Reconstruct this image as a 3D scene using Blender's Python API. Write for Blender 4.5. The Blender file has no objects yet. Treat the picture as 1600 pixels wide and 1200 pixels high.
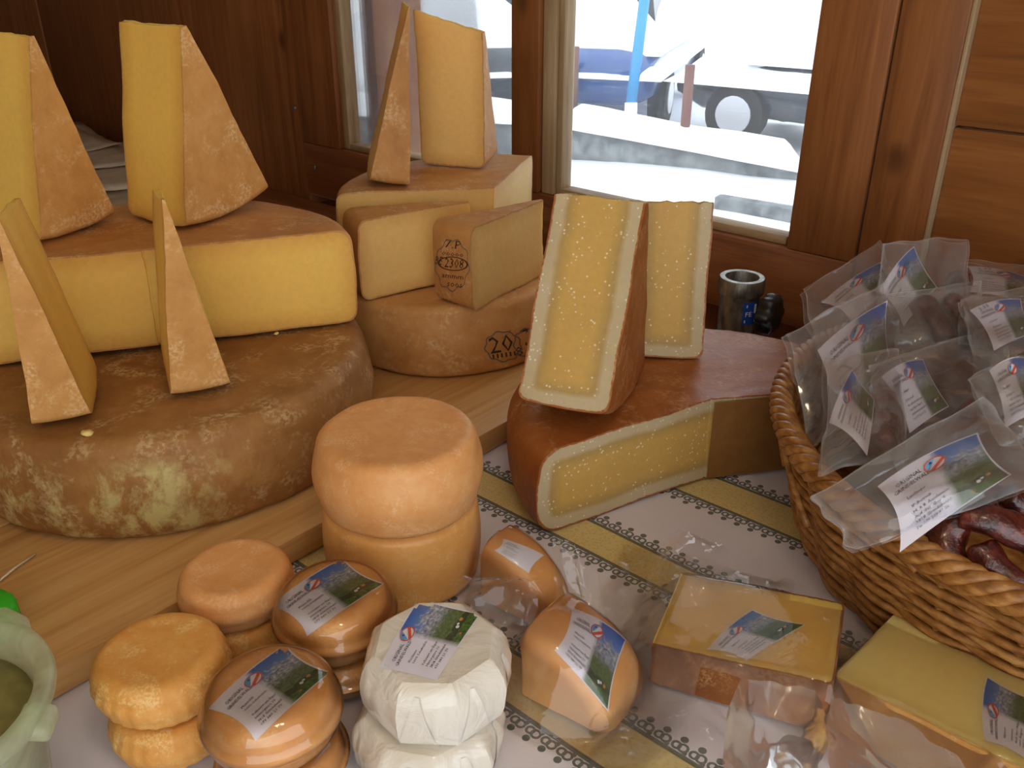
import bpy, math, random
import numpy as np
from mathutils import Vector, Matrix, noise
from mathutils.bvhtree import BVHTree

# ------------------------------------------------------------------ camera, sky, light
SC = bpy.context.scene
COL = SC.collection
F, PITCH, EYE = 1400.0, math.atan(0.5), 0.55
cam_d = bpy.data.cameras.new('camera'); cam = bpy.data.objects.new('camera', cam_d); COL.objects.link(cam)
cam.location = (0, 0, EYE); cam.rotation_euler = (math.pi/2 - PITCH, 0, 0)
cam_d.sensor_width = 36; cam_d.lens = 36*F/1600; cam_d.clip_start = .02; cam_d.clip_end = 300
SC.camera = cam
world = bpy.data.worlds.new('overcast'); SC.world = world; world.use_nodes = True
bg = world.node_tree.nodes['Background']
bg.inputs[0].default_value = (.90, .96, 1.0, 1); bg.inputs[1].default_value = 9.0
SC.view_settings.view_transform = 'Standard'; SC.view_settings.look = 'None'
SC.view_settings.exposure = -1.88; SC.view_settings.gamma = 1; SC.view_settings.use_curve_mapping = False
try:
    SC.cycles.transparent_max_bounces = 32; SC.cycles.max_bounces = 8
except Exception: pass
# warm bulb of the stall, hung above and behind the viewer
lmp = bpy.data.lights.new('stall_bulb', 'POINT'); lmp.energy = 10; lmp.color = (1, .84, .62); lmp.shadow_soft_size = .05
lo = bpy.data.objects.new('stall_bulb', lmp); COL.objects.link(lo); lo.location = (.12, .12, 1.12)

rnd = random.Random(7)
V = Vector
W_DIR = V((-.7511, .6601, 0)).normalized()          # along the window wall, to the left and away
N_DIR = V((-.6601, -.7511, 0)).normalized()         # from the wall into the room
P0 = V((.318, 1.385, 0))
_fw = V((0, math.cos(PITCH), -math.sin(PITCH))); _up = V((0, math.sin(PITCH), math.cos(PITCH))); _o = V((0, 0, EYE))
def ray(x, y): return _fw + V((1, 0, 0))*((x-800)/F) - _up*((y-600)/F)
def onz(x, y, z):
    d = ray(x, y); return _o + d*((z-EYE)/d.z)
def at(x, y, dep): return _o + ray(x, y)*dep
def uvz(u, v, z=0): return W_DIR*u + N_DIR*v + V((0, 0, z))

# ------------------------------------------------------------------ object helpers
def tag(o, label=None, cat=None, group=None, kind=None):
    if label: o['label'] = label
    if cat: o['category'] = cat
    if group: o['group'] = group
    if kind: o['kind'] = kind
    return o
def empty(name, loc=(0, 0, 0), **k):
    o = bpy.data.objects.new(name, None); o.empty_display_size = .03; COL.objects.link(o); o.location = loc
    return tag(o, **k)
def mesh(name, vs, fs, mat=None, parent=None, smooth=True, loc=None, uv=None, attr=None, **k):
    me = bpy.data.meshes.new(name); me.from_pydata([tuple(v) for v in vs], [], fs); me.update()
    if mat:
        me.materials.append(mat)
    if smooth:
        me.polygons.foreach_set('use_smooth', [True]*len(me.polygons))
        if smooth is not True:
            try: me.set_sharp_from_angle(angle=math.radians(smooth))
            except Exception: pass
    if uv is not None:
        l = me.uv_layers.new(name='UVMap')
        for lp in me.loops: l.data[lp.index].uv = uv[lp.vertex_index]
    if attr is not None:
        for an, av in attr.items():
            a = me.attributes.new(an, 'FLOAT', 'POINT'); a.data.foreach_set('value', av)
    o = bpy.data.objects.new(name, me); COL.objects.link(o)
    if parent: o.parent = parent
    if loc is not None: o.location = loc
    return tag(o, **k)
def box_vf(x0, x1, y0, y1, z0, z1, b=0.0):
    if b <= 0:
        vs = [(x, y, z) for z in (z0, z1) for y in (y0, y1) for x in (x0, x1)]
        return vs, [(0, 2, 3, 1), (4, 5, 7, 6), (0, 1, 5, 4), (1, 3, 7, 5), (3, 2, 6, 7), (2, 0, 4, 6)]
    import bmesh
    bm = bmesh.new(); bmesh.ops.create_cube(bm, size=1)
    for v in bm.verts:
        v.co = V((x0+(x1-x0)*(v.co.x+.5), y0+(y1-y0)*(v.co.y+.5), z0+(z1-z0)*(v.co.z+.5)))
    bmesh.ops.bevel(bm, geom=bm.edges[:], offset=b, segments=2, affect='EDGES', profile=.5)
    bm.verts.index_update()
    vs = [tuple(v.co) for v in bm.verts]; fs = [[v.index for v in f.verts] for f in bm.faces]; bm.free()
    return vs, fs
def wallbox(name, a0, a1, z0, z1, d0, d1, mat, parent=None, b=.002, rz=0, **k):
    """box on the window wall: a along the wall (left +), d along the inward normal"""
    vs, fs = box_vf(a0, a1, d0, d1, z0, z1, b)
    c = V(((a0+a1)/2, (d0+d1)/2, (z0+z1)/2))
    return vs, fs
def wall_obj(name, a0, a1, z0, z1, d0, d1, mat, parent=None, b=.002, **k):
    w, d, h = abs(a1-a0)/2, abs(d1-d0)/2, abs(z1-z0)/2
    vs, fs = box_vf(-w, w, -d, d, -h, h, b)
    o = mesh(name, vs, fs, mat, None, smooth=40, **k)
    c = P0 + W_DIR*((a0+a1)/2) + N_DIR*((d0+d1)/2) + V((0, 0, (z0+z1)/2))
    # local x = along wall to the RIGHT (-W_DIR) keeps it right-handed with y = inward
    M = Matrix((( -W_DIR.x, -N_DIR.x, 0, c.x), (-W_DIR.y, -N_DIR.y, 0, c.y), (0, 0, 1, c.z), (0, 0, 0, 1)))
    o.matrix_world = M
    if parent: o.parent = parent
    return o
def tube_vf(pts, r, n=8, cap=True, closed=False, flat=1.0, up=V((0, 0, 1))):
    vs, fs = [], []
    m = len(pts)
    for i, p in enumerate(pts):
        p = V(p)
        if closed: t = V(pts[(i+1) % m]) - V(pts[i-1])
        else: t = V(pts[min(i+1, m-1)]) - V(pts[max(i-1, 0)])
        t.normalize(); s = t.cross(up)
        if s.length < 1e-4: s = t.cross(V((1, 0, 0)))
        s.normalize(); q = s.cross(t)
        rr = r[i] if isinstance(r, (list, tuple)) else r
        for k in range(n):
            a = 2*math.pi*k/n; vs.append(p + s*(rr*math.cos(a)) + q*(rr*flat*math.sin(a)))
    for i in range(m if closed else m-1):
        j = (i+1) % m
        for k in range(n):
            l = (k+1) % n; fs.append((i*n+k, i*n+l, j*n+l, j*n+k))
    if cap and not closed:
        fs.append(tuple(range(n-1, -1, -1))); fs.append(tuple((m-1)*n+k for k in range(n)))
    return vs, fs
def lathe_vf(prof, n=64, mod=None):
    """prof: (r,z) from bottom axis to top axis"""
    vs, fs, ring = [], [], []
    for i, (r, z) in enumerate(prof):
        if r < 1e-6: ring.append([len(vs)]); vs.append(V((0, 0, z)))
        else:
            ring.append(list(range(len(vs), len(vs)+n)))
            for k in range(n):
                a = 2*math.pi*k/n; vs.append(V((r*math.cos(a), r*math.sin(a), z)))
    for i in range(len(prof)-1):
        A, B = ring[i], ring[i+1]
        for k in range(n):
            l = (k+1) % n
            if len(A) == 1 and len(B) == 1: continue
            if len(A) == 1: fs.append((A[0], B[l], B[k]))
            elif len(B) == 1: fs.append((A[k], A[l], B[0]))
            else: fs.append((A[k], A[l], B[l], B[k]))
    if mod: vs = [mod(v) for v in vs]
    return vs, fs
def jit(p, amp, fr, seed=0):
    return V(p) + noise.noise_vector(V(p)*fr + V((seed*3.7, seed*1.3, seed*7.1)))*amp
def grid_faces(nu, nv):
    return [(i*nv+j, (i+1)*nv+j, (i+1)*nv+j+1, i*nv+j+1) for i in range(nu-1) for j in range(nv-1)]
def bvh_of(parts):
    vs, fs = [], []
    for v, f, loc in parts:
        b = len(vs); vs += [V(p)+V(loc) for p in v]; fs += [[i+b for i in q] for q in f]
    return BVHTree.FromPolygons(vs, fs)

# ------------------------------------------------------------------ node helper
class NT:
    def __init__(s, name):
        s.m = bpy.data.materials.new(name); s.m.use_nodes = True; s.t = s.m.node_tree; s.t.nodes.clear()
        s.out = s.t.nodes.new('ShaderNodeOutputMaterial')
    def nd(s, typ, ins=None, **pr):
        n = s.t.nodes.new('ShaderNode'+typ)
        for k, v in pr.items(): setattr(n, k, v)
        for k, v in (ins or {}).items(): s.put(n.inputs[k], v)
        return n
    def put(s, sock, v):
        if v is None: return
        if isinstance(v, bpy.types.NodeSocket): s.t.links.new(v, sock)
        elif isinstance(v, (tuple, list)):
            n = len(sock.default_value); v = tuple(v)
            sock.default_value = (v+(1.0,))[:n] if len(v) < n else v[:n]
        else: sock.default_value = v
    def M(s, op, a, b=None, c=None, clamp=False):
        n = s.nd('Math', operation=op, use_clamp=clamp); s.put(n.inputs[0], a); s.put(n.inputs[1], b); s.put(n.inputs[2], c); return n.outputs[0]
    def obj(s): return s.nd('TexCoord').outputs['Object']
    def uv(s): return s.nd('TexCoord').outputs['UV']
    def map(s, v, sc=(1, 1, 1), rot=(0, 0, 0), loc=(0, 0, 0)):
        return s.nd('Mapping', {'Vector': v, 'Scale': sc, 'Rotation': rot, 'Location': loc}).outputs[0]
    def noise(s, v, scale=5, detail=3, rough=.55, dist=0):
        return s.nd('TexNoise', {'Vector': v, 'Scale': scale, 'Detail': detail, 'Roughness': rough, 'Distortion': dist}).outputs[0]
    def vor(s, v, scale=5, feature='F1'):
        return s.nd('TexVoronoi', {'Vector': v, 'Scale': scale}, feature=feature).outputs[0]
    def ramp(s, f, stops, interp='LINEAR'):
        n = s.nd('ValToRGB', {'Fac': f}); r = n.color_ramp; r.interpolation = interp
        while len(r.elements) < len(stops): r.elements.new(.5)
        for e, (p, c) in zip(r.elements, stops):
            e.position = p; e.color = (c, c, c, 1) if isinstance(c, (int, float)) else tuple(c)+((1,) if len(c) == 3 else ())
        return n.outputs[0]
    def mix(s, f, a, b, mode='MIX'):
        n = s.nd('Mix', data_type='RGBA', blend_type=mode); s.put(n.inputs[0], f); s.put(n.inputs[6], a); s.put(n.inputs[7], b); return n.outputs[2]
    def sep(s, v): return s.nd('SeparateXYZ', {'Vector': v}).outputs
    def attr(s, name): return s.nd('Attribute', attribute_name=name).outputs['Fac']
    def bump(s, h, st=.3, dist=.002): return s.nd('Bump', {'Height': h, 'Strength': st, 'Distance': dist}).outputs[0]
    def bsdf(s, col, rough=.6, bump=None, sss=0, sr=(.02, .01, .004), coat=0, spec=.5, metal=0, trans=0, alpha=None, sheen=0, croug=.05):
        n = s.nd('BsdfPrincipled')
        def st(k, v):
            if k in n.inputs: s.put(n.inputs[k], v)
        st('Base Color', col); st('Roughness', rough); st('Specular IOR Level', spec); st('Metallic', metal)
        if bump is not None: s.put(n.inputs['Normal'], bump)
        if sss: st('Subsurface Weight', sss); st('Subsurface Radius', sr); st('Subsurface Scale', 1.0)
        if coat: st('Coat Weight', coat); st('Coat Roughness', croug)
        if trans: st('Transmission Weight', trans)
        if alpha is not None: st('Alpha', alpha)
        if sheen: st('Sheen Weight', sheen)
        return n.outputs[0]
    def done(s, sh): s.t.links.new(sh, s.out.inputs[0]); return s.m
def C(r, g, b):   # sRGB 0-255 to linear
    f = lambda c: (c/12.92 if c <= .04045 else ((c+.055)/1.055)**2.4)
    return (f(r/255), f(g/255), f(b/255))
def flat_mat(name, col, rough=.5, **k):
    n = NT(name); return n.done(n.bsdf(col, rough, **k))

# ------------------------------------------------------------------ materials
def wood(name, c0, c1, c2, axis='x', scale=1.0, rough=.5, coat=.0, knots=True):
    n = NT(name); p = n.obj()
    info = n.nd('ObjectInfo'); rv = n.M('MULTIPLY', info.outputs['Random'], 37.0)
    off = n.nd('CombineXYZ', {'X': rv, 'Y': rv, 'Z': rv}).outputs[0]
    p = n.nd('VectorMath', {0: p, 1: off}, operation='ADD').outputs[0]
    st = {'x': (.9, 14, 14), 'z': (14, 14, .9), 'y': (14, .9, 14)}[axis]
    q = n.map(p, tuple(a*scale for a in st))
    g = n.noise(q, 2.2, 4, .6, 1.2)
    fine = n.noise(n.map(p, tuple(a*scale*5 for a in st)), 3, 2, .5)
    big = n.noise(n.map(p, (3, 3, 3)), 1.4, 2, .5)
    f = n.M('ADD', n.M('MULTIPLY', g, .75), n.M('MULTIPLY', fine, .25))
    col = n.ramp(f, [(.28, c0), (.5, c1), (.72, c2)])
    col = n.mix(n.M('MULTIPLY', n.ramp(big, [(.35, 0), (.7, 1)]), .35), col, c0)
    if knots:
        v = n.vor(n.map(p, (4, 4, 4) if axis == 'x' else (4, 4, 2.6)), 1.1)
        k = n.ramp(v, [(.03, 1), (.085, 0)])
        col = n.mix(n.M('MULTIPLY', k, .7), col, tuple(x*.35 for x in c0))
    b = n.bump(f, .25, .002)
    return n.done(n.bsdf(col, rough, b, coat=coat, croug=.3))
M_WALL = wood('brown_wall_wood', C(112, 66, 32), C(150, 92, 48), C(172, 112, 64), 'z', 1.0, .45)
M_WALLH = wood('brown_panel_wood', C(116, 68, 30), C(150, 92, 44), C(172, 112, 58), 'x', 1.0, .45)
M_RAIL = wood('brown_rail_wood', C(110, 62, 34), C(146, 88, 50), C(170, 112, 66), 'x', 1.2, .45, knots=False)
M_PALE = wood('pale_weathered_wood', C(140, 112, 78), C(178, 150, 112), C(205, 184, 150), 'z', 1.2, .6, knots=False)
M_PALEX = wood('pale_weathered_rail', C(140, 112, 78), C(178, 150, 112), C(205, 184, 150), 'x', 1.2, .6, knots=False)
M_EXT = wood('rough_outdoor_wood', C(120, 58, 20), C(184, 112, 52), C(214, 156, 92), 'z', 1.6, .7)
M_BOARD = wood('pine_board', C(168, 116, 58), C(205, 155, 92), C(222, 178, 116), 'x', 1.0, .5)

def paste(name, mid, edge, ew=.02, specks=False, crust=None, sss=.4):
    n = NT(name); p = n.obj(); d = n.attr('rd')
    big = n.noise(p, 18, 3, .55); fine = n.noise(p, 160, 2, .5)
    dd = n.M('ADD', d, n.M('MULTIPLY', n.M('SUBTRACT', big, .5), ew*.5))
    if crust:
        cr, cw = crust
        col = n.ramp(n.M('DIVIDE', dd, .05, clamp=True), [(0, cr), (cw/.05*.65, cr), (cw/.05, edge), ((cw+ew)/.05, mid)])
    else:
        col = n.ramp(n.M('DIVIDE', dd, .05, clamp=True), [(0, edge), (min(.95, ew/.05), mid)])
    col = n.mix(n.M('MULTIPLY', n.ramp(big, [(.3, 0), (.7, 1)]), .18), col, edge)
    col = n.mix(.12, col, n.ramp(fine, [(.3, tuple(c*.7 for c in mid)), (.7, tuple(min(1, c*1.25) for c in mid))]))
    h = n.M('ADD', n.M('MULTIPLY', big, .6), n.M('MULTIPLY', fine, .4))
    if specks:
        v = n.vor(p, 190); sp = n.ramp(v, [(.14, 1), (.26, 0)])
        rare = n.ramp(n.noise(p, 60, 1, .5), [(.46, 0), (.54, 1)])
        col = n.mix(n.M('MULTIPLY', n.M('MULTIPLY', sp, rare), .7), col, (.86, .80, .62))
    return n.done(n.bsdf(col, .55, n.bump(h, .25, .002), sss=sss, sr=(.026, .013, .0035), spec=.35))
P_YEL = paste('mountain_cheese_paste', C(230, 186, 88), C(216, 156, 68), .022)
P_PALE = paste('pale_cheese_paste', C(228, 188, 114), C(214, 162, 92), .02)
P_HARD = paste('hard_cheese_paste', C(202, 160, 84), C(172, 142, 84), .012, True, (C(194, 176, 144), .016), .15)
P_MUT = paste('mutschli_paste', C(222, 160, 84), C(222, 140, 76), .012)
P_WRAPI = paste('pale_wrapped_paste', C(246, 224, 150), C(234, 200, 116), .014)
P_WRAP = paste('wrapped_cheese_paste', C(240, 200, 108), C(224, 176, 86), .012)

def rind(name, c0, c1, c2, dust=None, scale=1.0, rough=.6, blot=None, bs=.35, coat=0, sss=0):
    n = NT(name); p = n.obj()
    a = n.noise(p, 9*scale, 5, .62, .4); b = n.noise(p, 55*scale, 4, .65); f = n.noise(p, 260*scale, 2, .6)
    col = n.ramp(n.M('ADD', n.M('MULTIPLY', a, .65), n.M('MULTIPLY', b, .35)), [(.27, c0), (.5, c1), (.73, c2)])
    if dust:
        k = n.M('MULTIPLY', n.ramp(n.noise(p, 24*scale, 5, .7, .6), [(.5, 0), (.64, 1)]), n.ramp(f, [(.42, 0), (.58, 1)]))
        col = n.mix(n.M('MULTIPLY', k, .6), col, dust)
    if blot:
        bc, lo, hi = blot
        z = n.sep(p)
        k = n.ramp(n.noise(n.map(p, (1, 1, .7)), 26, 6, .72, .3), [(.49, 0), (.62, 1)])
        an = n.M('ABSOLUTE', n.M('ADD', n.M('ARCTAN2', z[1], z[0]), 1.75))
        m = n.M('MULTIPLY', n.ramp(an, [(.5, 1), (.95, 0)]), n.M('MULTIPLY', n.ramp(n.M('DIVIDE', z[2], .108), [(.72, 1), (.86, 0)]), n.M('GREATER_THAN', n.nd('VectorMath', {0: n.nd('VectorMath', {0: p, 1: (1, 1, 0)}, operation='MULTIPLY').outputs[0]}, operation='LENGTH').outputs['Value'], .19)))
        col = n.mix(n.M('MULTIPLY', n.M('MULTIPLY', k, m), .68), col, bc)
    h = n.M('ADD', n.M('MULTIPLY', b, .6), n.M('MULTIPLY', f, .4))
    return n.done(n.bsdf(col, rough, n.bump(h, bs, .0025), spec=.35, coat=coat, croug=.12, sss=sss, sr=(.006, .003, .001)))
R_WHEEL = rind('brown_mould_rind', C(116, 72, 32), C(146, 98, 48), C(174, 126, 70), C(206, 178, 130), .8, .6, (C(202, 188, 122), 0, 1))
R_HALF = rind('tan_rind', C(160, 104, 50), C(184, 124, 64), C(202, 146, 84), C(216, 180, 130), 1.0)
R_ORANGE = rind('orange_dusty_rind', C(168, 112, 52), C(194, 138, 72), C(210, 158, 96), C(226, 190, 138), 1.2)
R_BACK = rind('pale_brown_rind', C(158, 104, 52), C(188, 132, 72), C(204, 156, 96), C(214, 184, 136), .8)
R_HARD = rind('red_brown_rind', C(128, 66, 28), C(158, 90, 40), C(180, 116, 62), C(206, 160, 106), .8, .45)
R_MUT = rind('peach_orange_rind', C(208, 140, 76), C(222, 158, 96), C(230, 176, 120), C(236, 194, 146), 1.6, .5, None, .3, 0, .1)
R_MUTW = rind('wet_orange_rind', C(212, 146, 74), C(226, 164, 92), C(234, 182, 114), C(238, 200, 140), 1.6, .38, None, .2, .12, .1)
R_SMALL = rind('golden_small_rind', C(206, 134, 56), C(220, 156, 78), C(230, 178, 106), C(238, 206, 140), 1.8, .5, None, .4, 0, .1)
R_WRAPB = rind('brown_packed_rind', C(108, 60, 28), C(136, 82, 40), C(160, 106, 58), C(196, 150, 98), 1.4, .4)
R_WRAPT = rind('tan_packed_rind', C(186, 128, 58), C(206, 152, 82), C(222, 178, 112), C(232, 204, 150), 1.6, .45)

def film_mat(name, haze=.06, rough=.06, tint=(.97, .97, .97), crinkle=.35, cs=60, seal=0.0, hc=(.82, .86, .90), fk=1.15):
    n = NT(name); p = n.obj()
    nz = n.noise(p, cs, 3, .55, .8)
    b = n.bump(nz, crinkle, .004)
    fr = n.nd('Fresnel', {'IOR': 1.5, 'Normal': b}).outputs[0]
    fr = n.M('MULTIPLY', fr, fk, clamp=True)
    tr = n.nd('BsdfTransparent', {'Color': tint}).outputs[0]
    gl = n.nd('BsdfGlossy', {'Color': (1, 1, 1), 'Roughness': rough, 'Normal': b}).outputs[0]
    df = n.nd('BsdfDiffuse', {'Color': hc}).outputs[0]
    tl = n.nd('BsdfTranslucent', {'Color': hc}).outputs[0]
    hz = n.nd('MixShader', {0: .5, 1: df, 2: tl}).outputs[0]
    k = n.M('MULTIPLY', n.ramp(nz, [(.3, .5), (.75, 1.5)]), haze)
    if seal: k = n.M('ADD', k, n.M('MULTIPLY', n.attr('seal'), seal), clamp=True)
    a = n.nd('MixShader', {0: k, 1: tr, 2: hz}).outputs[0]
    return n.done(n.nd('MixShader', {0: fr, 1: a, 2: gl}).outputs[0])
M_FILM = film_mat('clear_vacuum_film', .05, .045, (.99,.99,.99), .16, 34, .3, fk=.95)
M_BAG = film_mat('milky_bag_film', .14, .07, (.985, .985, .99), .12, 30, .22)
M_SHRINK = film_mat('tight_shrink_film', .015, .05, (.99, .99, .99), .12, 40)
M_TUB = film_mat('frosted_tub_plastic', .5, .3, (.92, .96, .84), .05, 20, hc=(.80, .84, .62), fk=.5)
M_TAIL = film_mat('milky_bag_tail', .24, .12, (.98, .98, .985), .05, 30, fk=.7)
M_STEEL = (lambda n: n.done(n.bsdf(n.ramp(n.noise(n.map(n.obj(), (1, 1, .4)), 70, 4, .65), [(.35, C(96, 92, 82)), (.6, C(150, 146, 136)), (.75, C(176, 172, 164))]), .42, metal=.85)))(NT('worn_galvanised_steel'))
M_BLACK = flat_mat('black_plastic', (.012, .012, .012), .35)
M_GREEN = flat_mat('green_plastic', C(50, 190, 40), .35)
M_INKR = flat_mat('brown_stamp_ink', C(78, 44, 34), .6)
M_INKB = flat_mat('black_stamp_ink', C(46, 40, 38), .6)
M_INKG = flat_mat('grey_stamp_ink', C(104, 96, 92), .6)
M_TEXT = flat_mat('label_ink', C(52, 50, 60), .5)
M_LOGOR = flat_mat('emblem_red', C(212, 84, 62), .45)
M_LOGOB = flat_mat('emblem_blue', C(98, 160, 206), .45)
M_LOGOD = flat_mat('emblem_navy', C(40, 70, 120), .45)
M_WHITE = flat_mat('label_white', C(226, 222, 232), .45)
M_BLUE = flat_mat('sticker_blue', C(28, 74, 160), .4)
M_PAPER = (lambda n: n.done(n.bsdf(n.ramp(n.noise(n.obj(), 14, 3, .6), [(.35, C(206, 186, 156)), (.65, C(228, 212, 188))]), .7)))(NT('wrapping_paper'))
M_CRUMB = flat_mat('cheese_crumb', C(224, 196, 120), .6)
M_WICKER = (lambda n: n.done(n.bsdf(n.ramp(n.noise(n.map(n.obj(), (22, 22, 60)), 3, 3, .6), [(.3, C(118, 70, 28)), (.52, C(164, 110, 52)), (.7, C(192, 142, 80))]), .42, n.bump(n.noise(n.obj(), 240, 2, .5), .2, .001))))(NT('golden_wicker'))
M_SAUS = (lambda n: n.done(n.bsdf(n.ramp(n.noise(n.obj(), 70, 4, .65, .6), [(.34, C(44, 14, 12)), (.52, C(88, 30, 22)), (.66, C(120, 52, 34)), (.8, C(176, 112, 78))]), .28, n.bump(n.noise(n.map(n.obj(), (1, 1, 1)), 110, 3, .6), .6, .004), coat=.5, croug=.12)))(NT('dark_smoked_sausage'))
M_OLIVE = (lambda n: n.done(n.bsdf(n.ramp(n.noise(n.obj(), 30, 3, .6), [(.3, C(104, 96, 44)), (.7, C(150, 138, 78))]), .5)))(NT('olive_spread'))
M_WRAPW = (lambda n: n.done(n.bsdf(n.ramp(n.noise(n.obj(), 12, 2, .5), [(.3, C(220, 208, 190)), (.7, C(234, 228, 216))]), .3, n.bump(n.noise(n.obj(), 34, 3, .55, 1.2), .45, .006), coat=.8, croug=.1, sss=.1, sr=(.01, .008, .006))))(NT('white_cheese_wrap'))
M_SNOW = (lambda n: n.done(n.bsdf((.88, .90, .93), .7, n.bump(n.noise(n.obj(), 3, 5, .6), .3, .05))))(NT('snow'))
M_STONE = (lambda n: n.done(n.bsdf(n.ramp(n.noise(n.obj(), 6, 5, .65), [(.35, C(88, 92, 94)), (.65, C(138, 142, 142))]), .8)))(NT('grey_stone'))
M_CARD = flat_mat('dark_car_paint', C(34, 40, 50), .25, coat=.5)
M_CARB = flat_mat('blue_car_paint', C(40, 78, 140), .25, coat=.5)
M_CARG = flat_mat('car_glass', (.01, .012, .015), .08)
M_TYRE = flat_mat('tyre_rubber', (.015, .015, .016), .8)
M_RIM = flat_mat('wheel_alloy', (.6, .6, .62), .35, metal=.7)
M_POLE = flat_mat('blue_pole_paint', C(40, 140, 196), .5)
M_RUST = flat_mat('rusty_post', C(112, 74, 66), .8)
M_FLOOR = wood('floor_boards', C(60, 42, 28), C(84, 60, 40), C(100, 74, 50), 'x', .6, .7)
M_CEIL = wood('ceiling_boards', C(212, 192, 160), C(226, 210, 182), C(236, 224, 202), 'x', .6, .6)
M_SCREW = flat_mat('screw_steel', (.3, .3, .3), .4, metal=.8)
M_STICK = flat_mat('clear_strand', C(210, 200, 170), .3)

def pane_mat():
    n = NT('scratched_window_glass'); p = n.obj()
    a = n.noise(n.map(p, (60, 1, 4), (0, .5, 0)), 4, 2, .5); b = n.noise(n.map(p, (5, 1, 70), (0, .35, 0)), 4, 2, .5)
    g = n.noise(p, 4, 4, .6)
    scr = n.M('ADD', n.ramp(a, [(.62, 0), (.72, 1)]), n.ramp(b, [(.63, 0), (.73, 1)]), clamp=True)
    k = n.M('ADD', n.M('MULTIPLY', n.ramp(g, [(.3, .3), (.75, 1)]), .07), n.M('MULTIPLY', scr, .06))
    tr = n.nd('BsdfTransparent', {'Color': (.97, .985, 1)}).outputs[0]
    tl = n.nd('BsdfTranslucent', {'Color': (.9, .95, 1)}).outputs[0]
    df = n.nd('BsdfDiffuse', {'Color': (.9, .95, 1)}).outputs[0]
    hz = n.nd('MixShader', {0: .3, 1: tl, 2: df}).outputs[0]
    gl = n.nd('BsdfGlossy', {'Roughness': .03}).outputs[0]
    mx = n.nd('MixShader', {0: k, 1: tr, 2: hz}).outputs[0]
    fr = n.M('MULTIPLY', n.nd('Fresnel', {'IOR': 1.45}).outputs[0], .8)
    return n.done(n.nd('MixShader', {0: fr, 1: mx, 2: gl}).outputs[0])
M_PANE = pane_mat()

def cloth_mat():
    n = NT('printed_tablecloth'); p = n.obj()          # object x = along the wall (u), y = v
    s = n.sep(p); x, y = s[0], s[1]
    wv = n.noise(p, 420, 2, .5); big = n.noise(p, 7, 3, .5)
    base = n.mix(n.ramp(big, [(.3, 0), (.7, 1)]), C(206, 196, 204), C(222, 214, 216))
    per = .0155
    fx = n.M('SUBTRACT', n.M('FRACT', n.M('DIVIDE', x, per)), .5)      # -.5...5
    gx = n.M('MULTIPLY', fx, per)
    dark = yel = None
    def add(a, b): return b if a is None else n.M('MAXIMUM', a, b)
    def circ(cx, cy, yy):
        return n.M('SQRT', n.M('ADD', n.M('POWER', n.M('SUBTRACT', gx, cx), 2), n.M('POWER', n.M('SUBTRACT', yy, cy), 2)))
    for c, hw in ((-.778, .026), (-.618, .022), (-.418, .024)):
        t = n.M('SUBTRACT', y, c)
        ab = n.M('ABSOLUTE', t)
        yel = add(yel, n.M('LESS_THAN', ab, hw))
        line = n.M('LESS_THAN', n.M('ABSOLUTE', n.M('SUBTRACT', ab, hw)), .0022)
        yy = n.M('SUBTRACT', ab, hw)
        r1 = n.M('LESS_THAN', n.M('ABSOLUTE', n.M('SUBTRACT', circ(-.0026, .0075, yy), .0036)), .0011)
        r2 = n.M('LESS_THAN', n.M('ABSOLUTE', n.M('SUBTRACT', circ(.0032, .0072, yy), .0032)), .0011)
        sq = n.M('LESS_THAN', circ(.0008, .0152, yy), .0032)
        st = n.M('LESS_THAN', circ(-.006, .0035, yy), .0022)
        m = n.M('MAXIMUM', n.M('MAXIMUM', r1, r2), n.M('MAXIMUM', sq, st))
        m = n.M('MULTIPLY', m, n.M('GREATER_THAN', yy, 0))
        dark = add(dark, n.M('MAXIMUM', line, m))
    v = n.vor(p, 300); w2 = n.ramp(v, [(.25, 0), (.5, 1)])
    ycol = n.mix(n.M('MULTIPLY', w2, .5), C(196, 164, 74), C(216, 198, 138))
    col = n.mix(n.M('MULTIPLY', yel, .92), base, ycol)
    col = n.mix(n.M('MULTIPLY', dark, .86), col, C(58, 66, 48))
    return n.done(n.bsdf(col, .85, n.bump(wv, .2, .001), sheen=.1))
M_CLOTH = cloth_mat()

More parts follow.
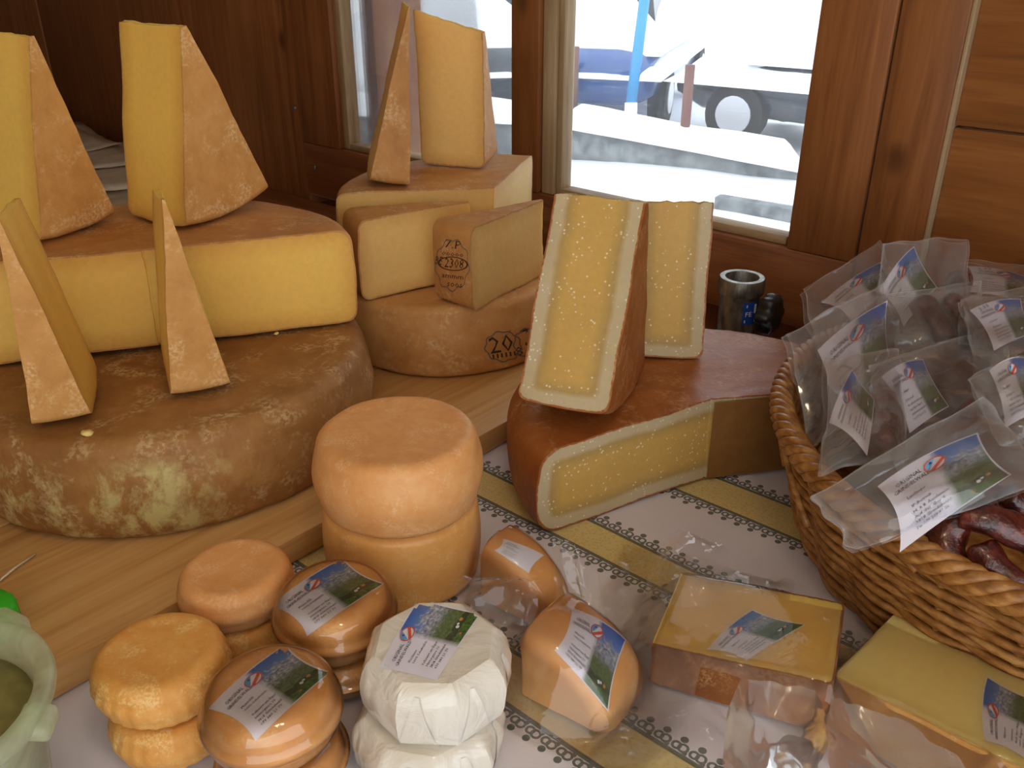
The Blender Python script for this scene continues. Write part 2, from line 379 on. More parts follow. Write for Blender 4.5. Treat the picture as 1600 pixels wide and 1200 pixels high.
def label_mat():
    n = NT('printed_label'); uv = n.uv(); s = n.sep(uv); x, y = s[0], s[1]
    nz = n.noise(n.map(uv, (1, 1, 1)), 7, 5, .65); nf = n.noise(uv, 22, 4, .7)
    sky = n.mix(n.ramp(y, [(.6, 0), (1, 1)]), C(116, 146, 200), C(52, 92, 176))
    mt = n.ramp(nf, [(.35, C(86, 96, 122)), (.5, C(150, 152, 166)), (.66, C(204, 204, 212))])
    hgt = n.M('ADD', n.M('ADD', .78, n.M('MULTIPLY', n.M('SUBTRACT', nz, .5), .55)), n.M('MULTIPLY', n.M('SUBTRACT', x, .75), .12))
    ism = n.ramp(n.M('MULTIPLY', n.M('SUBTRACT', hgt, y), 14), [(.0, 0), (1, 1)])
    pic = n.mix(ism, sky, mt)
    low = n.ramp(n.M('MULTIPLY', n.M('SUBTRACT', n.M('ADD', .60, n.M('MULTIPLY', n.M('SUBTRACT', nz, .5), .2)), y), 6), [(0, 0), (1, 1)])
    mead = n.ramp(nf, [(.3, C(62, 72, 42)), (.55, C(98, 112, 66)), (.75, C(128, 138, 92))])
    pic = n.mix(low, pic, mead)
    fg = n.ramp(n.M('MULTIPLY', n.M('SUBTRACT', .2, y), 10), [(0, 0), (1, 1)])
    pic = n.mix(fg, pic, n.ramp(nf, [(.4, C(44, 62, 20)), (.65, C(96, 128, 44))]))
    br = n.M('LESS_THAN', n.M('ABSOLUTE', n.M('SUBTRACT', y, n.M('ADD', .2, n.M('MULTIPLY', n.M('SUBTRACT', nz, .5), .2)))), .05)
    pic = n.mix(n.M('MULTIPLY', br, .75), pic, C(46, 40, 24))
    for cx, cy, r, cc in ((.76, .2, .024, C(226, 226, 226)), (.80, .22, .018, C(220, 220, 220)), (.87, .22, .026, C(196, 140, 58)), (.68, .1, .018, C(182, 112, 52))):
        dd = n.M('SQRT', n.M('ADD', n.M('POWER', n.M('SUBTRACT', x, cx), 2), n.M('POWER', n.M('SUBTRACT', y, cy), 2)))
        pic = n.mix(n.M('LESS_THAN', n.M('ADD', dd, n.M('MULTIPLY', n.M('SUBTRACT', nf, .5), .03)), r), pic, cc)
    left = n.ramp(n.M('MULTIPLY', n.M('SUBTRACT', x, .48), 12), [(0, 0), (1, 1)])
    edge = n.M('MINIMUM', n.M('MINIMUM', n.M('SUBTRACT', 1.0, x), y), n.M('SUBTRACT', 1.0, y))
    ins = n.M('GREATER_THAN', edge, .018)
    col = n.mix(n.M('MULTIPLY', left, ins), C(224, 218, 230), pic)
    return n.done(n.bsdf(col, .42))
M_LABEL = label_mat()

# ------------------------------------------------------------------ lettering
_tcache = {}
def text_tris(s):
    if s in _tcache: return _tcache[s]
    cu = bpy.data.curves.new('t', 'FONT'); cu.body = s; cu.resolution_u = 1; cu.fill_mode = 'FRONT'
    o = bpy.data.objects.new('t', cu); COL.objects.link(o)
    dg = bpy.context.evaluated_depsgraph_get(); dg.update()
    me = o.evaluated_get(dg).to_mesh()
    vs = [tuple(v.co[:2]) for v in me.vertices]; fs = [tuple(p.vertices) for p in me.polygons]
    o.evaluated_get(dg).to_mesh_clear()
    bpy.data.objects.remove(o); bpy.data.curves.remove(cu)
    w = max([v[0] for v in vs] or [1])
    _tcache[s] = (vs, fs, w); return _tcache[s]
def place_text(s, x, y, size, acc, width=None, skew=0):
    vs, fs, w = text_tris(s); k = size; kx = size if width is None else width/w
    b = len(acc[0])
    acc[0].extend((x+v[0]*kx, y+v[1]*k+v[0]*kx*skew) for v in vs); acc[1].extend(tuple(i+b for i in f) for f in fs)

LINES = {
 'mut': ['ORIGINAL', 'GRINDELWALD*', 'Mutschli', '100% Schafmilch', 'Volkswirt am Eiger', 'Hintergasse 10', '3818 Grindelwald', '079 380 21 79'],
 'hob': ['ORIGINAL', 'GRINDELWALD*', 'Weichkaese', '100% Schafmilch', 'Volkswirt am Eiger', 'Hintergasse 10', '3818 Grindelwald', '079 380 21 79'],
 'land': ['ORIGINAL', 'GRINDELWALD*', 'Landjaeger', 'IP-Betrieb', 'M. & B. Aeschimann', 'Auf der Gay 4', '3818 Grindelwald', 'Tel 079 203 81 26'],
 'alp': ['ORIGINAL', 'GRINDELWALD*', 'Alpkaese', 'Grindelwald', 'Auf der Alp', 'am Eiger', '3818 Grindelwald', '079 380 21 79'],
}
def make_label(parent, fn, kind='mut', hand=None, name='label', nsub=14, nocurve=False, pic=True):
    """fn(s,t,lift)->local point for s,t in label square (t up). parent: thing the label is stuck on"""
    bt, bl, br, bb = (.07, .07, .05, .02) if not nocurve else (.02, .01, .01, .01)
    def warp(s, t):
        a, c = 4*s*(1-s), 4*t*(1-t)
        return (s + bl*c*(1-s) - br*c*s, t + bt*a*t + bb*a*(1-t))
    vs, uv = [], []
    for i in range(nsub+1):
        for j in range(nsub+1):
            s, t = i/nsub, j/nsub
            vs.append(fn(*warp(s, t), .0004)); uv.append((s, t))
    lb = mesh(name, vs, grid_faces(nsub+1, nsub+1), M_LABEL if pic else M_WHITE, parent, uv=uv, label='printed paper label with alpine picture')
    acc = ([], []); L = LINES[kind]
    place_text(L[0], .10, .80, .085, acc, .26); place_text(L[1], .05, .715, .075, acc, .40)
    place_text(L[2], .13, .56, .065, acc, .19)
    if kind in ('mut', 'hob'): place_text(L[3], .13, .49, .055, acc, .34)
    else: place_text(L[3], .14, .42, .062, acc, .2)
    for i in range(4): place_text(L[4+i], .14, .335-.075*i, .06, acc, (.36, .30, .34, .30)[i])
    if hand: place_text(hand, .12, .885, .1, acc, .2, .1)
    mesh('lettering', [fn(*warp(x, y), .0009) for x, y in acc[0]], acc[1], M_TEXT, lb, smooth=False)
    if not pic: return lb
    # emblem: red ring, white disc, blue hill, red band
    cx, cy, R = .50, .86, .105
    def disc(r0, r1, lift, m, nm, n=28):
        vv, ff = [], []
        for k in range(n):
            a = 2*math.pi*k/n
            for r in (r0, r1): vv.append(fn(cx+r*math.cos(a), cy+r*math.sin(a), lift))
        for k in range(n):
            l = (k+1) % n; ff.append((2*k, 2*k+1, 2*l+1, 2*l))
        return mesh(nm, vv, ff, m, lb, smooth=False)
    disc(.001, R*.98, .0010, M_WHITE, 'emblem_disc'); disc(R*.86, R, .0014, M_LOGOR, 'emblem_ring')
    hv = []
    for k in range(13):
        a = math.radians(70 + 160*k/12); hv.append(fn(cx-.012+R*.76*math.cos(a), cy+.012+R*.76*math.sin(a), .0014))
    mesh('emblem_hill', hv, [tuple(range(13))], M_LOGOB, lb, smooth=False)
    mesh('emblem_summit', [fn(cx+a, cy+b, .0018) for a, b in ((-.055, .03), (-.02, .025), (-.035, .07))], [(0, 1, 2)], M_LOGOD, lb, smooth=False)
    d = (math.cos(math.radians(38)), math.sin(math.radians(38))); q = (-d[1], d[0])
    bv = [fn(cx+.012+d[0]*a+q[0]*b-q[0]*.018, cy-.012+d[1]*a+q[1]*b-q[1]*.018, .0016) for a, b in ((-R*.86, -.02), (R*.86, -.02), (R*.86, .022), (-R*.86, .022))]
    mesh('emblem_band', bv, [(0, 1, 2, 3)], M_LOGOR, lb, smooth=False)
    return lb
def quad_fn_ray(bvh, L, T, R, B, origin):
    """label corners given where they show in the photo; points found on the real surface bvh (world) and returned relative to origin"""
    def fn(s, t, lift):
        px = [L[k]*(1-s)*t + T[k]*s*t + R[k]*s*(1-t) + B[k]*(1-s)*(1-t) for k in (0, 1)]
        d = ray(*px).normalized(); h = bvh.ray_cast(_o, d)
        if h[0] is None:
            p = at(px[0], px[1], .65); h = bvh.find_nearest(_o + d*((V(origin)-_o).length))
        nrm = h[1] if h[1].dot(d) < 0 else -h[1]
        return h[0] + nrm*lift - V(origin)
    return fn

# ------------------------------------------------------------------ cheese builders
def sector_vf(R, h, a0, a1, r0=(.004, .004), corner=.012, bulge=.004, t=.0016, na=None, ni=22, nj=18, ragged=0, seed=0, zc=True, jamp=.0022, rfun=None):
    """sector of a wheel, axis = local z (centred if zc), angles a0..a1; returns (paste verts, faces, rd), (rind verts, faces)"""
    na = na or max(6, int((a1-a0)*R/.012)); zoff = -h/2 if zc else 0
    zf = [.5-.5*math.cos(math.pi*j/nj) for j in range(nj+1)]
    def rout(z, Rr, hh):
        b = bulge*4*z*(hh-z)/hh/hh
        d = min(z, hh-z)
        c = corner
        return Rr + b - (c - math.sqrt(max(0, c*c-(c-d)**2)) if d < c else 0)
    def pos(i, z, k, e=0.0):
        a = a0+(a1-a0)*k/na
        hh = h+2*e; zz = z*hh
        ro = rout(zz, (R if rfun is None else R*rfun(a))+e, hh)
        q = r0[0]*(1-z)+r0[1]*z
        if ragged: q += ragged*(noise.noise(V((z*9+seed, seed*2.1, 0)))+.5*noise.noise(V((z*25+seed, 1, k*.7))))
        q = max(q, .0015)
        r = q + (ro-q)*(i/ni)
        p = V((r*math.cos(a), r*math.sin(a), zz-e+zoff))
        return jit(jit(p, jamp, 14, seed), jamp*.35, 60, seed+5), min(zz, hh-zz, max(0, ro-r)) if e == 0 else 0
    vs, fs, rd, idx = [], [], [], {}
    def vid(i, j, k):
        key = (i, j, k)
        if key not in idx:
            p, d = pos(i, zf[j], k); idx[key] = len(vs); vs.append(p); rd.append(d)
        return idx[key]
    for i in range(ni):
        for j in range(nj):
            fs.append((vid(i, j, 0), vid(i+1, j, 0), vid(i+1, j+1, 0), vid(i, j+1, 0)))
            fs.append((vid(i, j, na), vid(i, j+1, na), vid(i+1, j+1, na), vid(i+1, j, na)))
    for k in range(na):
        for i in range(ni):
            fs.append((vid(i, 0, k), vid(i, 0, k+1), vid(i+1, 0, k+1), vid(i+1, 0, k)))
            fs.append((vid(i, nj, k), vid(i+1, nj, k), vid(i+1, nj, k+1), vid(i, nj, k+1)))
        for j in range(nj):
            fs.append((vid(ni, j, k), vid(ni, j, k+1), vid(ni, j+1, k+1), vid(ni, j+1, k)))
            fs.append((vid(0, j, k), vid(0, j+1, k), vid(0, j+1, k+1), vid(0, j, k+1)))
    # rind shell
    path = [(i, 0) for i in range(ni)] + [(ni, j) for j in range(nj+1)] + [(i, nj) for i in range(ni-1, -1, -1)]
    m = len(path); rv, rf = [], []
    for e in (t, -.0006):
        for k in range(na+1):
            for (i, j) in path: rv.append(pos(i, zf[j], k, e)[0])
    o2 = (na+1)*m
    for k in range(na):
        for q in range(m-1):
            a, b, c, d = k*m+q, (k+1)*m+q, (k+1)*m+q+1, k*m+q+1
            rf.append((a, b, c, d)); rf.append((o2+a, o2+d, o2+c, o2+b))
        rf.append((k*m, o2+k*m, o2+(k+1)*m, (k+1)*m)); e_ = m-1
        rf.append((k*m+e_, (k+1)*m+e_, o2+(k+1)*m+e_, o2+k*m+e_))
    for k, fl in ((0, 0), (na, 1)):
        for q in range(m-1):
            a, d = k*m+q, k*m+q+1
            rf.append((a, d, o2+d, o2+a) if not fl else (a, o2+a, o2+d, d))
    return (vs, fs, rd), (rv, rf)
def sector_thing(name, vf, M, base, pm, rm, **k):
    """place the sector by matrix M (world); root Empty at base"""
    (pv, pf, rd), (rv, rf) = vf
    root = empty(name, base, **k)
    B = V(base)
    pv = [M @ V(p) - B for p in pv]; rv = [M @ V(p) - B for p in rv]
    mesh('paste', pv, pf, pm, root, smooth=38, attr={'rd': rd})
    mesh('rind', rv, rf, rm, root, smooth=38)
    root['_k'] = 0; del root['_k']
    return root, (pv, pf, B), (rv, rf, B)
def standing(name, x, y, th, R, h, al, ga, zs, pm, rm, r0=(.012, .012), seed=0, ragged=.002, **k):
    th, al, ga = math.radians(th), math.radians(al), math.radians(ga)
    e = V((math.cos(th), math.sin(th), 0)); f = V((-math.sin(th), math.cos(th), 0)); dn = V((0, 0, -1))
    z0 = zs + (R if abs(ga) <= al/2 else R*math.cos(abs(ga)-al/2)) + .0055
    M = Matrix(((dn.x, f.x, e.x, x), (dn.y, f.y, e.y, y), (dn.z, f.z, e.z, z0), (0, 0, 0, 1)))
    vf = sector_vf(R, h, ga-al/2, ga+al/2, r0, corner=.008, bulge=.003, seed=seed, ragged=ragged, na=max(8, int(al*R/.008)), ni=30)
    return sector_thing(name, vf, M, (x, y, zs), pm, rm, **k)
def lying(name, cx, cy, z, R, h, a0, a1, pm, rm, r0=(.004, .004), seed=0, corner=.01, ragged=0, bulge=.004, rfun=None, **k):
    vf = sector_vf(R, h-.0016*2, math.radians(a0), math.radians(a1), r0, corner=corner, bulge=bulge, seed=seed, zc=False, ragged=ragged, rfun=rfun)
    return sector_thing(name, vf, Matrix.Translation((cx, cy, z+.0016+.0015)), (cx, cy, z), pm, rm, **k)
def wheel_vf(R, h, corner, bulge, n=160, seed=0, amp=.0025, dish=.003):
    corner = min(corner, h*.42); pr = [(0, 0)]
    for i in range(1, 13): pr.append(((R-corner)*i/12, 0))
    for i in range(1, 7): a = math.pi/2*i/6; pr.append((R-corner+corner*math.sin(a), corner-corner*math.cos(a)))
    for i in range(1, 12):
        z = corner+(h-2*corner)*i/12; pr.append((R+bulge*math.sin(math.pi*(z-corner)/(h-2*corner)), z))
    for i in range(0, 7): a = math.pi/2*i/6; pr.append((R-corner+corner*math.cos(a), h-corner+corner*math.sin(a)))
    for i in range(11, -1, -1): rr = (R-corner)*i/12; pr.append((rr, h-dish*(1-(i/12)**3)))
    def mod(v):
        w = jit(v, amp, 9, seed); w = jit(w, amp*.35, 40, seed+3)
        if v.z < h*.02: w.z = max(0, v.z)
        return w
    return lathe_vf(pr, n, mod)

# ------------------------------------------------------------------ setting: window wall
wall = wall_obj('wall_back', -1.6, 3.6, -.95, .03, -.09, -.061, M_WALL, kind='structure')
def panel(nm, a0, a1, z0, z1, d0, d1, m, b=.003): return wall_obj(nm, a0, a1, z0, z1, d0, d1, m, None, b)
def child(o, root):
    mw = o.matrix_world.copy(); o.parent = root; o.matrix_parent_inverse = root.matrix_world.inverted() if root.type != 'EMPTY' else Matrix.Translation(-root.location)
bpy.context.view_layer.update()
pans = []
# panels left of the window
pans.append(panel('panel', 1.100, 2.352, -.02, 1.25, -.06, -.012, M_WALL))
pans.append(panel('stile', 1.063, 1.098, -.02, 1.25, -.06, -.004, M_WALL))
pans.append(panel('panel', 2.362, 3.600, -.02, 1.25, -.06, -.012, M_WALL))
# right of the window
pans.append(panel('stile', -.318, -.234, -.02, 1.25, -.06, .0, M_WALL))
for i, (z0, z1) in enumerate(((-.02, .115), (.117, .329), (.331, .55), (.552, .77), (.772, 1.0), (1.002, 1.25))):
    pans.append(panel('plank', -1.6, -.322, z0, z1, -.06, -.016, M_WALLH, .004))
pans.append(panel('trim_batten', -.3228, -.3178, -.02, 1.25, -.05, -.003, M_PALE, .001))
for o in pans: child(o, wall)
bpy.context.view_layer.update()

win = empty('window_1', P0 + W_DIR*.4, kind='structure')
ws = []
Z0, ZT = .008, 1.05
ws.append(panel('rail', -.231, 1.060, Z0, .128, -.06, .0, M_RAIL))
ws.append(panel('rail', -.231, 1.060, .98, ZT, -.06, .0, M_RAIL))
ws.append(panel('stile', .928, 1.060, .1285, .98, -.06, .001, M_WALL))
ws.append(panel('stile', .362, .425, .1285, .98, -.06, .001, M_WALL))
ws.append(panel('stile', .332, .360, .1285, .98, -.06, -.008, M_PALE))
ws.append(panel('stile', -.231, -.128, .1285, .98, -.06, .001, M_WALL))
# glazing beads
ws.append(panel('glazing_bead', .908, .928, .129, .98, -.045, -.012, M_PALE))
ws.append(panel('glazing_bead', .425, .436, .129, .98, -.045, -.014, M_PALE))
ws.append(panel('glazing_bead', .318, .331, .129, .98, -.045, -.014, M_PALE))
ws.append(panel('glazing_bead', -.128, -.121, .129, .98, -.045, -.014, M_WALL))
ws.append(panel('glazing_bead', .436, .908, .1285, .142, -.045, -.012, M_PALEX))
ws.append(panel('glazing_bead', -.121, .318, .1285, .142, -.045, -.012, M_PALEX))
ws.append(panel('pane', .425, .920, .12, .985, -.042, -.038, M_PANE, .0))
ws.append(panel('pane', -.126, .332, .12, .985, -.042, -.038, M_PANE, .0))
for a, z in ((1.025, .075), (1.083, .20), (-.2, .06)):
    vs, fs = lathe_vf([(0, 0), (.0055, 0), (.0055, .002), (.003, .0035), (0, .003)], 14)
    Rm = Matrix((( -W_DIR.x, 0, N_DIR.x), (-W_DIR.y, 0, N_DIR.y), (0, 1, 0)))
    sc = mesh('screw', [Rm @ v for v in vs], fs, M_SCREW)
    sc.location = P0 + W_DIR*a + V((0, 0, z)) + N_DIR*(.0005 if a < 1.07 else -.0035); ws.append(sc)
bpy.context.view_layer.update()
for o in ws: child(o, win)
# outdoor jamb board beside the left pane
jb = wall_obj('trim_1', .862, .905, -.9, 1.3, -.20, -.062, M_EXT, kind='structure')
# lintel above the window
wall_obj('wall_lintel', -.231, 1.060, 1.052, 1.25, -.06, .0, M_RAIL, kind='structure')

def slab(name, u0, u1, v0, v1, z0, z1, m, b=.002, **k):
    vs, fs = box_vf(-(u1-u0)/2, (u1-u0)/2, -(v1-v0)/2, (v1-v0)/2, -(z1-z0)/2, (z1-z0)/2, b)
    o = mesh(name, vs, fs, m, None, smooth=40, **k)
    c = uvz((u0+u1)/2, (v0+v1)/2, (z0+z1)/2)
    o.matrix_world = Matrix(((-W_DIR.x, -N_DIR.x, 0, c.x), (-W_DIR.y, -N_DIR.y, 0, c.y), (0, 0, 1, c.z), (0, 0, 0, 1)))
    return o
VW = P0.dot(N_DIR)
U0 = P0.dot(W_DIR)
slab('floor', U0-1.6, U0+3.6, VW, 2.04, -.99, -.95, M_FLOOR, kind='structure')
slab('ceiling', U0-1.6, U0+3.6, VW-.1, 2.0, 1.25, 1.29, M_CEIL, kind='structure')
slab('wall_left', U0+3.6, U0+3.64, VW-.1, 2.04, -.95, 1.25, M_WALL, kind='structure')
slab('wall_right', U0-1.66, U0-1.62, VW-.1, -.55, -.95, 1.25, M_WALL, kind='structure')
slab('wall_front_blocker', -.35, U0+3.6, 2.0, 2.04, -.95, 1.25, M_WALL, kind='structure')  # unseen wall, added to hold back daylight from the open front
ctr = empty('counter', uvz(U0+.8, -.6, -.95), label='long wooden sales counter under the tablecloth and board', cat='counter')
for nm, a in (('counter_top', (U0-.9, U0+3.3, -1.035, .16, -.045, -.004)), ('counter_top', (1.56, U0+3.3, VW+.002, -1.036, -.045, -.004)), ('counter_body', (U0-.85, U0+3.2, -1.03, .05, -.949, -.046))):
    o = slab(nm, *a, M_RAIL); bpy.context.view_layer.update(); child(o, ctr)

# ------------------------------------------------------------------ tablecloth and board
def tablecloth():
    nu, nv = 150, 130; u0, u1, v0, v1 = U0-.88, 1.6, -.985, .15
    vs = []
    for i in range(nu):
        for j in range(nv):
            u = u0+(u1-u0)*i/(nu-1); v = v0+(v1-v0)*j/(nv-1)
            z = .0012*noise.noise(V((u*9, v*7, 0)))+.0008*noise.noise(V((u*3+v*14, v*4, 3)))
            vs.append((u, v, min(0, z-.0012)))
    # mesh coordinates are (u, v, z): rotate object so that x=W_DIR, y=N_DIR (mirrored handedness handled by flipping y)
    vs2 = [uvz(a, b, c) for a, b, c in vs]
    o = mesh('tablecloth', vs, grid_faces(nu, nv), M_CLOTH, label='white tablecloth printed with yellow bands and green leaf borders', cat='tablecloth')
    # W x N = -z, so build from vs2 through a proper rotation: x'=W, y'=N needs a reflection; use baked vertices and a UV-like attribute instead
    return o, vs, vs2, nu, nv
o, tv, tv2, nu, nv = tablecloth()
for v, p in zip(o.data.vertices, tv2): v.co = p
o.data.update()
at_ = o.data.attributes.new('cloth_uv', 'FLOAT_VECTOR', 'POINT'); at_.data.foreach_set('vector', [c for p in tv for c in p])
nt = M_CLOTH.node_tree
an = nt.nodes.new('ShaderNodeAttribute'); an.attribute_name = 'cloth_uv'
for l in list(nt.links):
    if l.from_node.type == 'TEX_COORD':
        s = l.to_socket; nt.links.remove(l); nt.links.new(an.outputs['Vector'], s)

bd = empty('serving_board', uvz(1.2, -.55, 0), label='thick light pine board under the cheese wheels', cat='board')
us = [.6255, .86, 1.10, 1.36, 1.62]
for i in range(4):
    o = slab('plank', us[i]+.0003, us[i+1]-.0003, -1.03, .12, .0, .03, M_BOARD, .005); bpy.context.view_layer.update()
    # grain runs along the board (v): turn the mesh so that local x is along v
    for v in o.data.vertices: v.co = V((v.co.y, -v.co.x, v.co.z))
    c = o.matrix_world.translation.copy()
    o.matrix_world = Matrix(((-N_DIR.x, W_DIR.x, 0, c.x), (-N_DIR.y, W_DIR.y, 0, c.y), (0, 0, 1, c.z), (0, 0, 0, 1)))
    bpy.context.view_layer.update(); child(o, bd)

# ------------------------------------------------------------------ big left wheel, half wheel, wedges
vs, fs = wheel_vf(.222, .108, .016, .006, seed=2)
mesh('whole_cheese', vs, fs, R_WHEEL, loc=(-.39, .918, .0305), label='large whole brown cheese wheel with pale mould patches on the pine board', cat='cheese')
lying('half_cheese_wheel', -.392, .914, .141, .218, .110, 18.4, 198.4, P_YEL, R_HALF, seed=4, r0=(.0, .0), bulge=.003, corner=.012,
      label='half wheel of yellow cheese, cut face forward, on the large brown wheel', cat='cheese')
ZH = .2525
standing('cheese_wedge', -.388, 1.032, -34, .219, .104, 33.3, 7.7, ZH, P_YEL, R_ORANGE, seed=11, label='broad upright yellow wedge in the middle of the half wheel', cat='cheese', group='upright wedges of yellow cheese')
standing('cheese_wedge', -.527, .981, -29, .215, .100, 26, 2.6, ZH, P_YEL, R_ORANGE, seed=12, label='upright yellow wedge at the left edge of the photo, on the half wheel', cat='cheese', group='upright wedges of yellow cheese')
ZW = .1395
standing('cheese_wedge', -.339, .850, -66, .201, .122, 16.2, 1.4, ZW, P_YEL, R_ORANGE, seed=13, r0=(.028, .008), label='slim pointed wedge standing alone in front of the half wheel cut face', cat='cheese', group='slim wedges on the large brown wheel')
standing('cheese_wedge', -.449, .784, -69.9, .203, .112, 14.1, 2.9, ZW, P_YEL, R_ORANGE, seed=14, r0=(.02, .008), label='slim wedge leaning at the far left on the large brown wheel', cat='cheese', group='slim wedges on the large brown wheel')
def crumb(x, y, z, r, sd, lab):
    vs, fs = lathe_vf([(0, 0), (r*.8, .1*r), (r, .4*r), (r*.7, .8*r), (0, r*.9)], 12, lambda v: jit(v, r*.35, 1.2/r*.9, sd))
    mesh('cheese_crumb', vs, fs, M_CRUMB, loc=(x, y, z), label=lab, cat='crumb', group='crumbs on the large wheel')
p = onz(136, 678, .1385); crumb(p.x, p.y, .137, .006, 1, 'pale cheese crumb on the large wheel in front of the far left slim wedge')
p = onz(432, 522, .1385); crumb(p.x, p.y, .138, .003, 2, 'tiny crumb on the large wheel by the half wheel foot')

# ------------------------------------------------------------------ middle wheel and pieces on it
W8 = V((-.095, 1.211, .0305))
vs8, fs8 = wheel_vf(.159, .0985, .012, .006, seed=6)
w8 = mesh('whole_cheese', vs8, fs8, R_BACK, loc=W8, label='medium whole cheese wheel with black number stamps on its side', cat='cheese')
b8 = bvh_of([(vs8, fs8, W8)])
def stamp(root, bvh, items, org, mat, name='stamp'):
    """items: list of (text, L px, R px, height px)"""
    for txt, (x0, y0), (x1, y1), hp in items:
        vv, ff, w = text_tris(txt)
        d = V((x1-x0, y1-y0)); q = V((d.y, -d.x)).normalized()*hp
        out = []
        for a, b in vv:
            px = (x0+d.x*a/w+q.x*b/.7, y0+d.y*a/w+q.y*b/.7)
            dr = ray(*px).normalized(); h = bvh.ray_cast(_o, dr)
            if h[0] is None: h = bvh.find_nearest(_o+dr*1.1)
            nrm = h[1] if h[1].dot(dr) < 0 else -h[1]
            out.append(h[0]+nrm*.0004-V(org))
        mesh(name, out, ff, mat, root, smooth=False)
def ringstamp(root, bvh, c, rx, ry, wd, org, mat, n=40, wob=0, ang=0, name='stamp'):
    out, ff = [], []
    for k in range(n):
        a = 2*math.pi*k/n; f = 1+wob*math.sin(a*9)
        for s in (1-wd, 1):
            ex, ey = rx*f*s*math.cos(a), ry*f*s*math.sin(a)
            px = (c[0]+ex*math.cos(ang)-ey*math.sin(ang), c[1]+ex*math.sin(ang)+ey*math.cos(ang))
            dr = ray(*px).normalized(); h = bvh.ray_cast(_o, dr)
            if h[0] is None: h = bvh.find_nearest(_o+dr*1.1)
            nrm = h[1] if h[1].dot(dr) < 0 else -h[1]
            out.append(h[0]+nrm*.0004-V(org))
    for k in range(n):
        l = (k+1) % n; ff.append((2*k, 2*k+1, 2*l+1, 2*l))
    mesh(name, out, ff, mat, root, smooth=False)
stamp(w8, b8, [('20', (765, 553), (803, 547), 26), ('IIIIII', (768, 561), (806, 555), 7), ('7', (818, 541), (832, 537), 26), ('8', (806, 557), (818, 554), 14)], W8, M_INKB)
ringstamp(w8, b8, (786, 541), 29, 24, .08, W8, M_INKG, wob=.06)
ringstamp(w8, b8, (828, 536), 26, 24, .08, W8, M_INKG, wob=.06)
stamp(w8, b8, [('808', (778, 464), (808, 453), 12)], W8, M_INKG)
Z8 = .1275
lying('cheese_quarter', -.024, 1.204, Z8, .211, .117, 75, 189, P_PALE, R_BACK, seed=21, r0=(.0, .0), bulge=.002,
      label='thick quarter wheel at the back on the medium wheel, carrying two upright wedges', cat='cheese')
ZQ = .2465
standing('cheese_wedge', -.135, 1.247, -80.4, .227, .108, 13.5, -9.4, ZQ, P_PALE, R_BACK, seed=22, r0=(.008, .006), label='narrow pointed wedge upright before the window, left of the broad one', cat='cheese', group='upright wedges before the window')
standing('cheese_wedge', -.088, 1.309, -19, .220, .097, 14.2, 8.7, ZQ, P_PALE, R_BACK, seed=23, r0=(.012, .040), label='broad upright wedge before the left window pane with glowing top', cat='cheese', group='upright wedges before the window')
def lying_tip(name, tip, a0, a1, R, h, z, pm, rm, r0, seed, **k):
    return lying(name, tip[0], tip[1], z, R, h, a0, a1, pm, rm, r0, seed, corner=.012, ragged=.003, bulge=.003, **k)
lying_tip('cheese_wedge', (-.055, 1.178), 193.5, 216, .166, .106, Z8, P_PALE, R_BACK, (.004, .004), 24, label='low wedge lying on the medium wheel, left of the stamped wedge', cat='cheese', group='wedges lying on the medium wheel')
r11, pp, rr = lying_tip('cheese_wedge', (.047, 1.190), 214.5, 236.5, .174, .106, Z8, P_PALE, R_BACK, (.004, .012), 25, label='wedge with brown stamp 2308 on its rind, lying on the medium wheel', cat='cheese', group='wedges lying on the medium wheel')
b11 = bvh_of([rr])
stamp(r11, b11, [('2308', (694, 417), (724, 420), 15), ('7.P', (694, 386), (720, 390), 13), ('ooooo', (690, 398), (724, 402), 8), ('ammm', (690, 433), (724, 437), 8), ('soos', (698, 447), (722, 450), 10), ('BE', (679, 412), (690, 414), 13)], r11.location, M_INKR)
ringstamp(r11, b11, (708, 412), 24, 11, .12, r11.location, M_INKR, ang=.08)
ringstamp(r11, b11, (707, 414), 26, 40, .04, r11.location, M_INKG, wob=.07)

# ------------------------------------------------------------------ hard cheese by the window
lying('cut_cheese_wheel', .217, .859, 0, .215, .100, 11.6, 210, P_HARD, R_HARD, seed=31, r0=(.0, .0), corner=.02, bulge=.006, rfun=lambda a: min(1, .58+.42*max(0, (a-.2)/.32)),
      label='red-brown hard cheese wheel with a section cut out, on the tablecloth', cat='cheese')
hr = bpy.data.objects['cut_cheese_wheel']
M_BROWNCUT = rind('brown_cut', C(112, 74, 32), C(132, 90, 42), C(150, 106, 54), None, 1.0, .6)
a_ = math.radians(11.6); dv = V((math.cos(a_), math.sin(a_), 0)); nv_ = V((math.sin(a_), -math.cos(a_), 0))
mesh('brown_cut_face', [dv*(.002+.124*i/13)+nv_*(.0022+.0008*noise.noise(V((i*.4, j*.5, 3))))+V((0, 0, .0025+.0965*j/9)) for i in range(14) for j in range(10)], grid_faces(14, 10), M_BROWNCUT, hr, label='brown cut face')  # thin sheet in a darker brown laid over the second cut face
standing('cheese_wedge', .090, .887, -20.7, .222, .090, 43.5, -9.5, .1008, P_HARD, R_HARD, seed=32, r0=(.014, .014), ragged=.002, label='tall leaning wedge with whitish border on the red-brown cut wheel', cat='cheese', group='tall hard cheese pieces')
standing('cheese_wedge', .182, .992, -4, .190, .086, 20, 0, .1008, P_HARD, R_HARD, seed=33, r0=(.014, .014), ragged=.003, label='pale upright cheese block behind the tall leaning wedge, below the window', cat='cheese', group='tall hard cheese pieces')

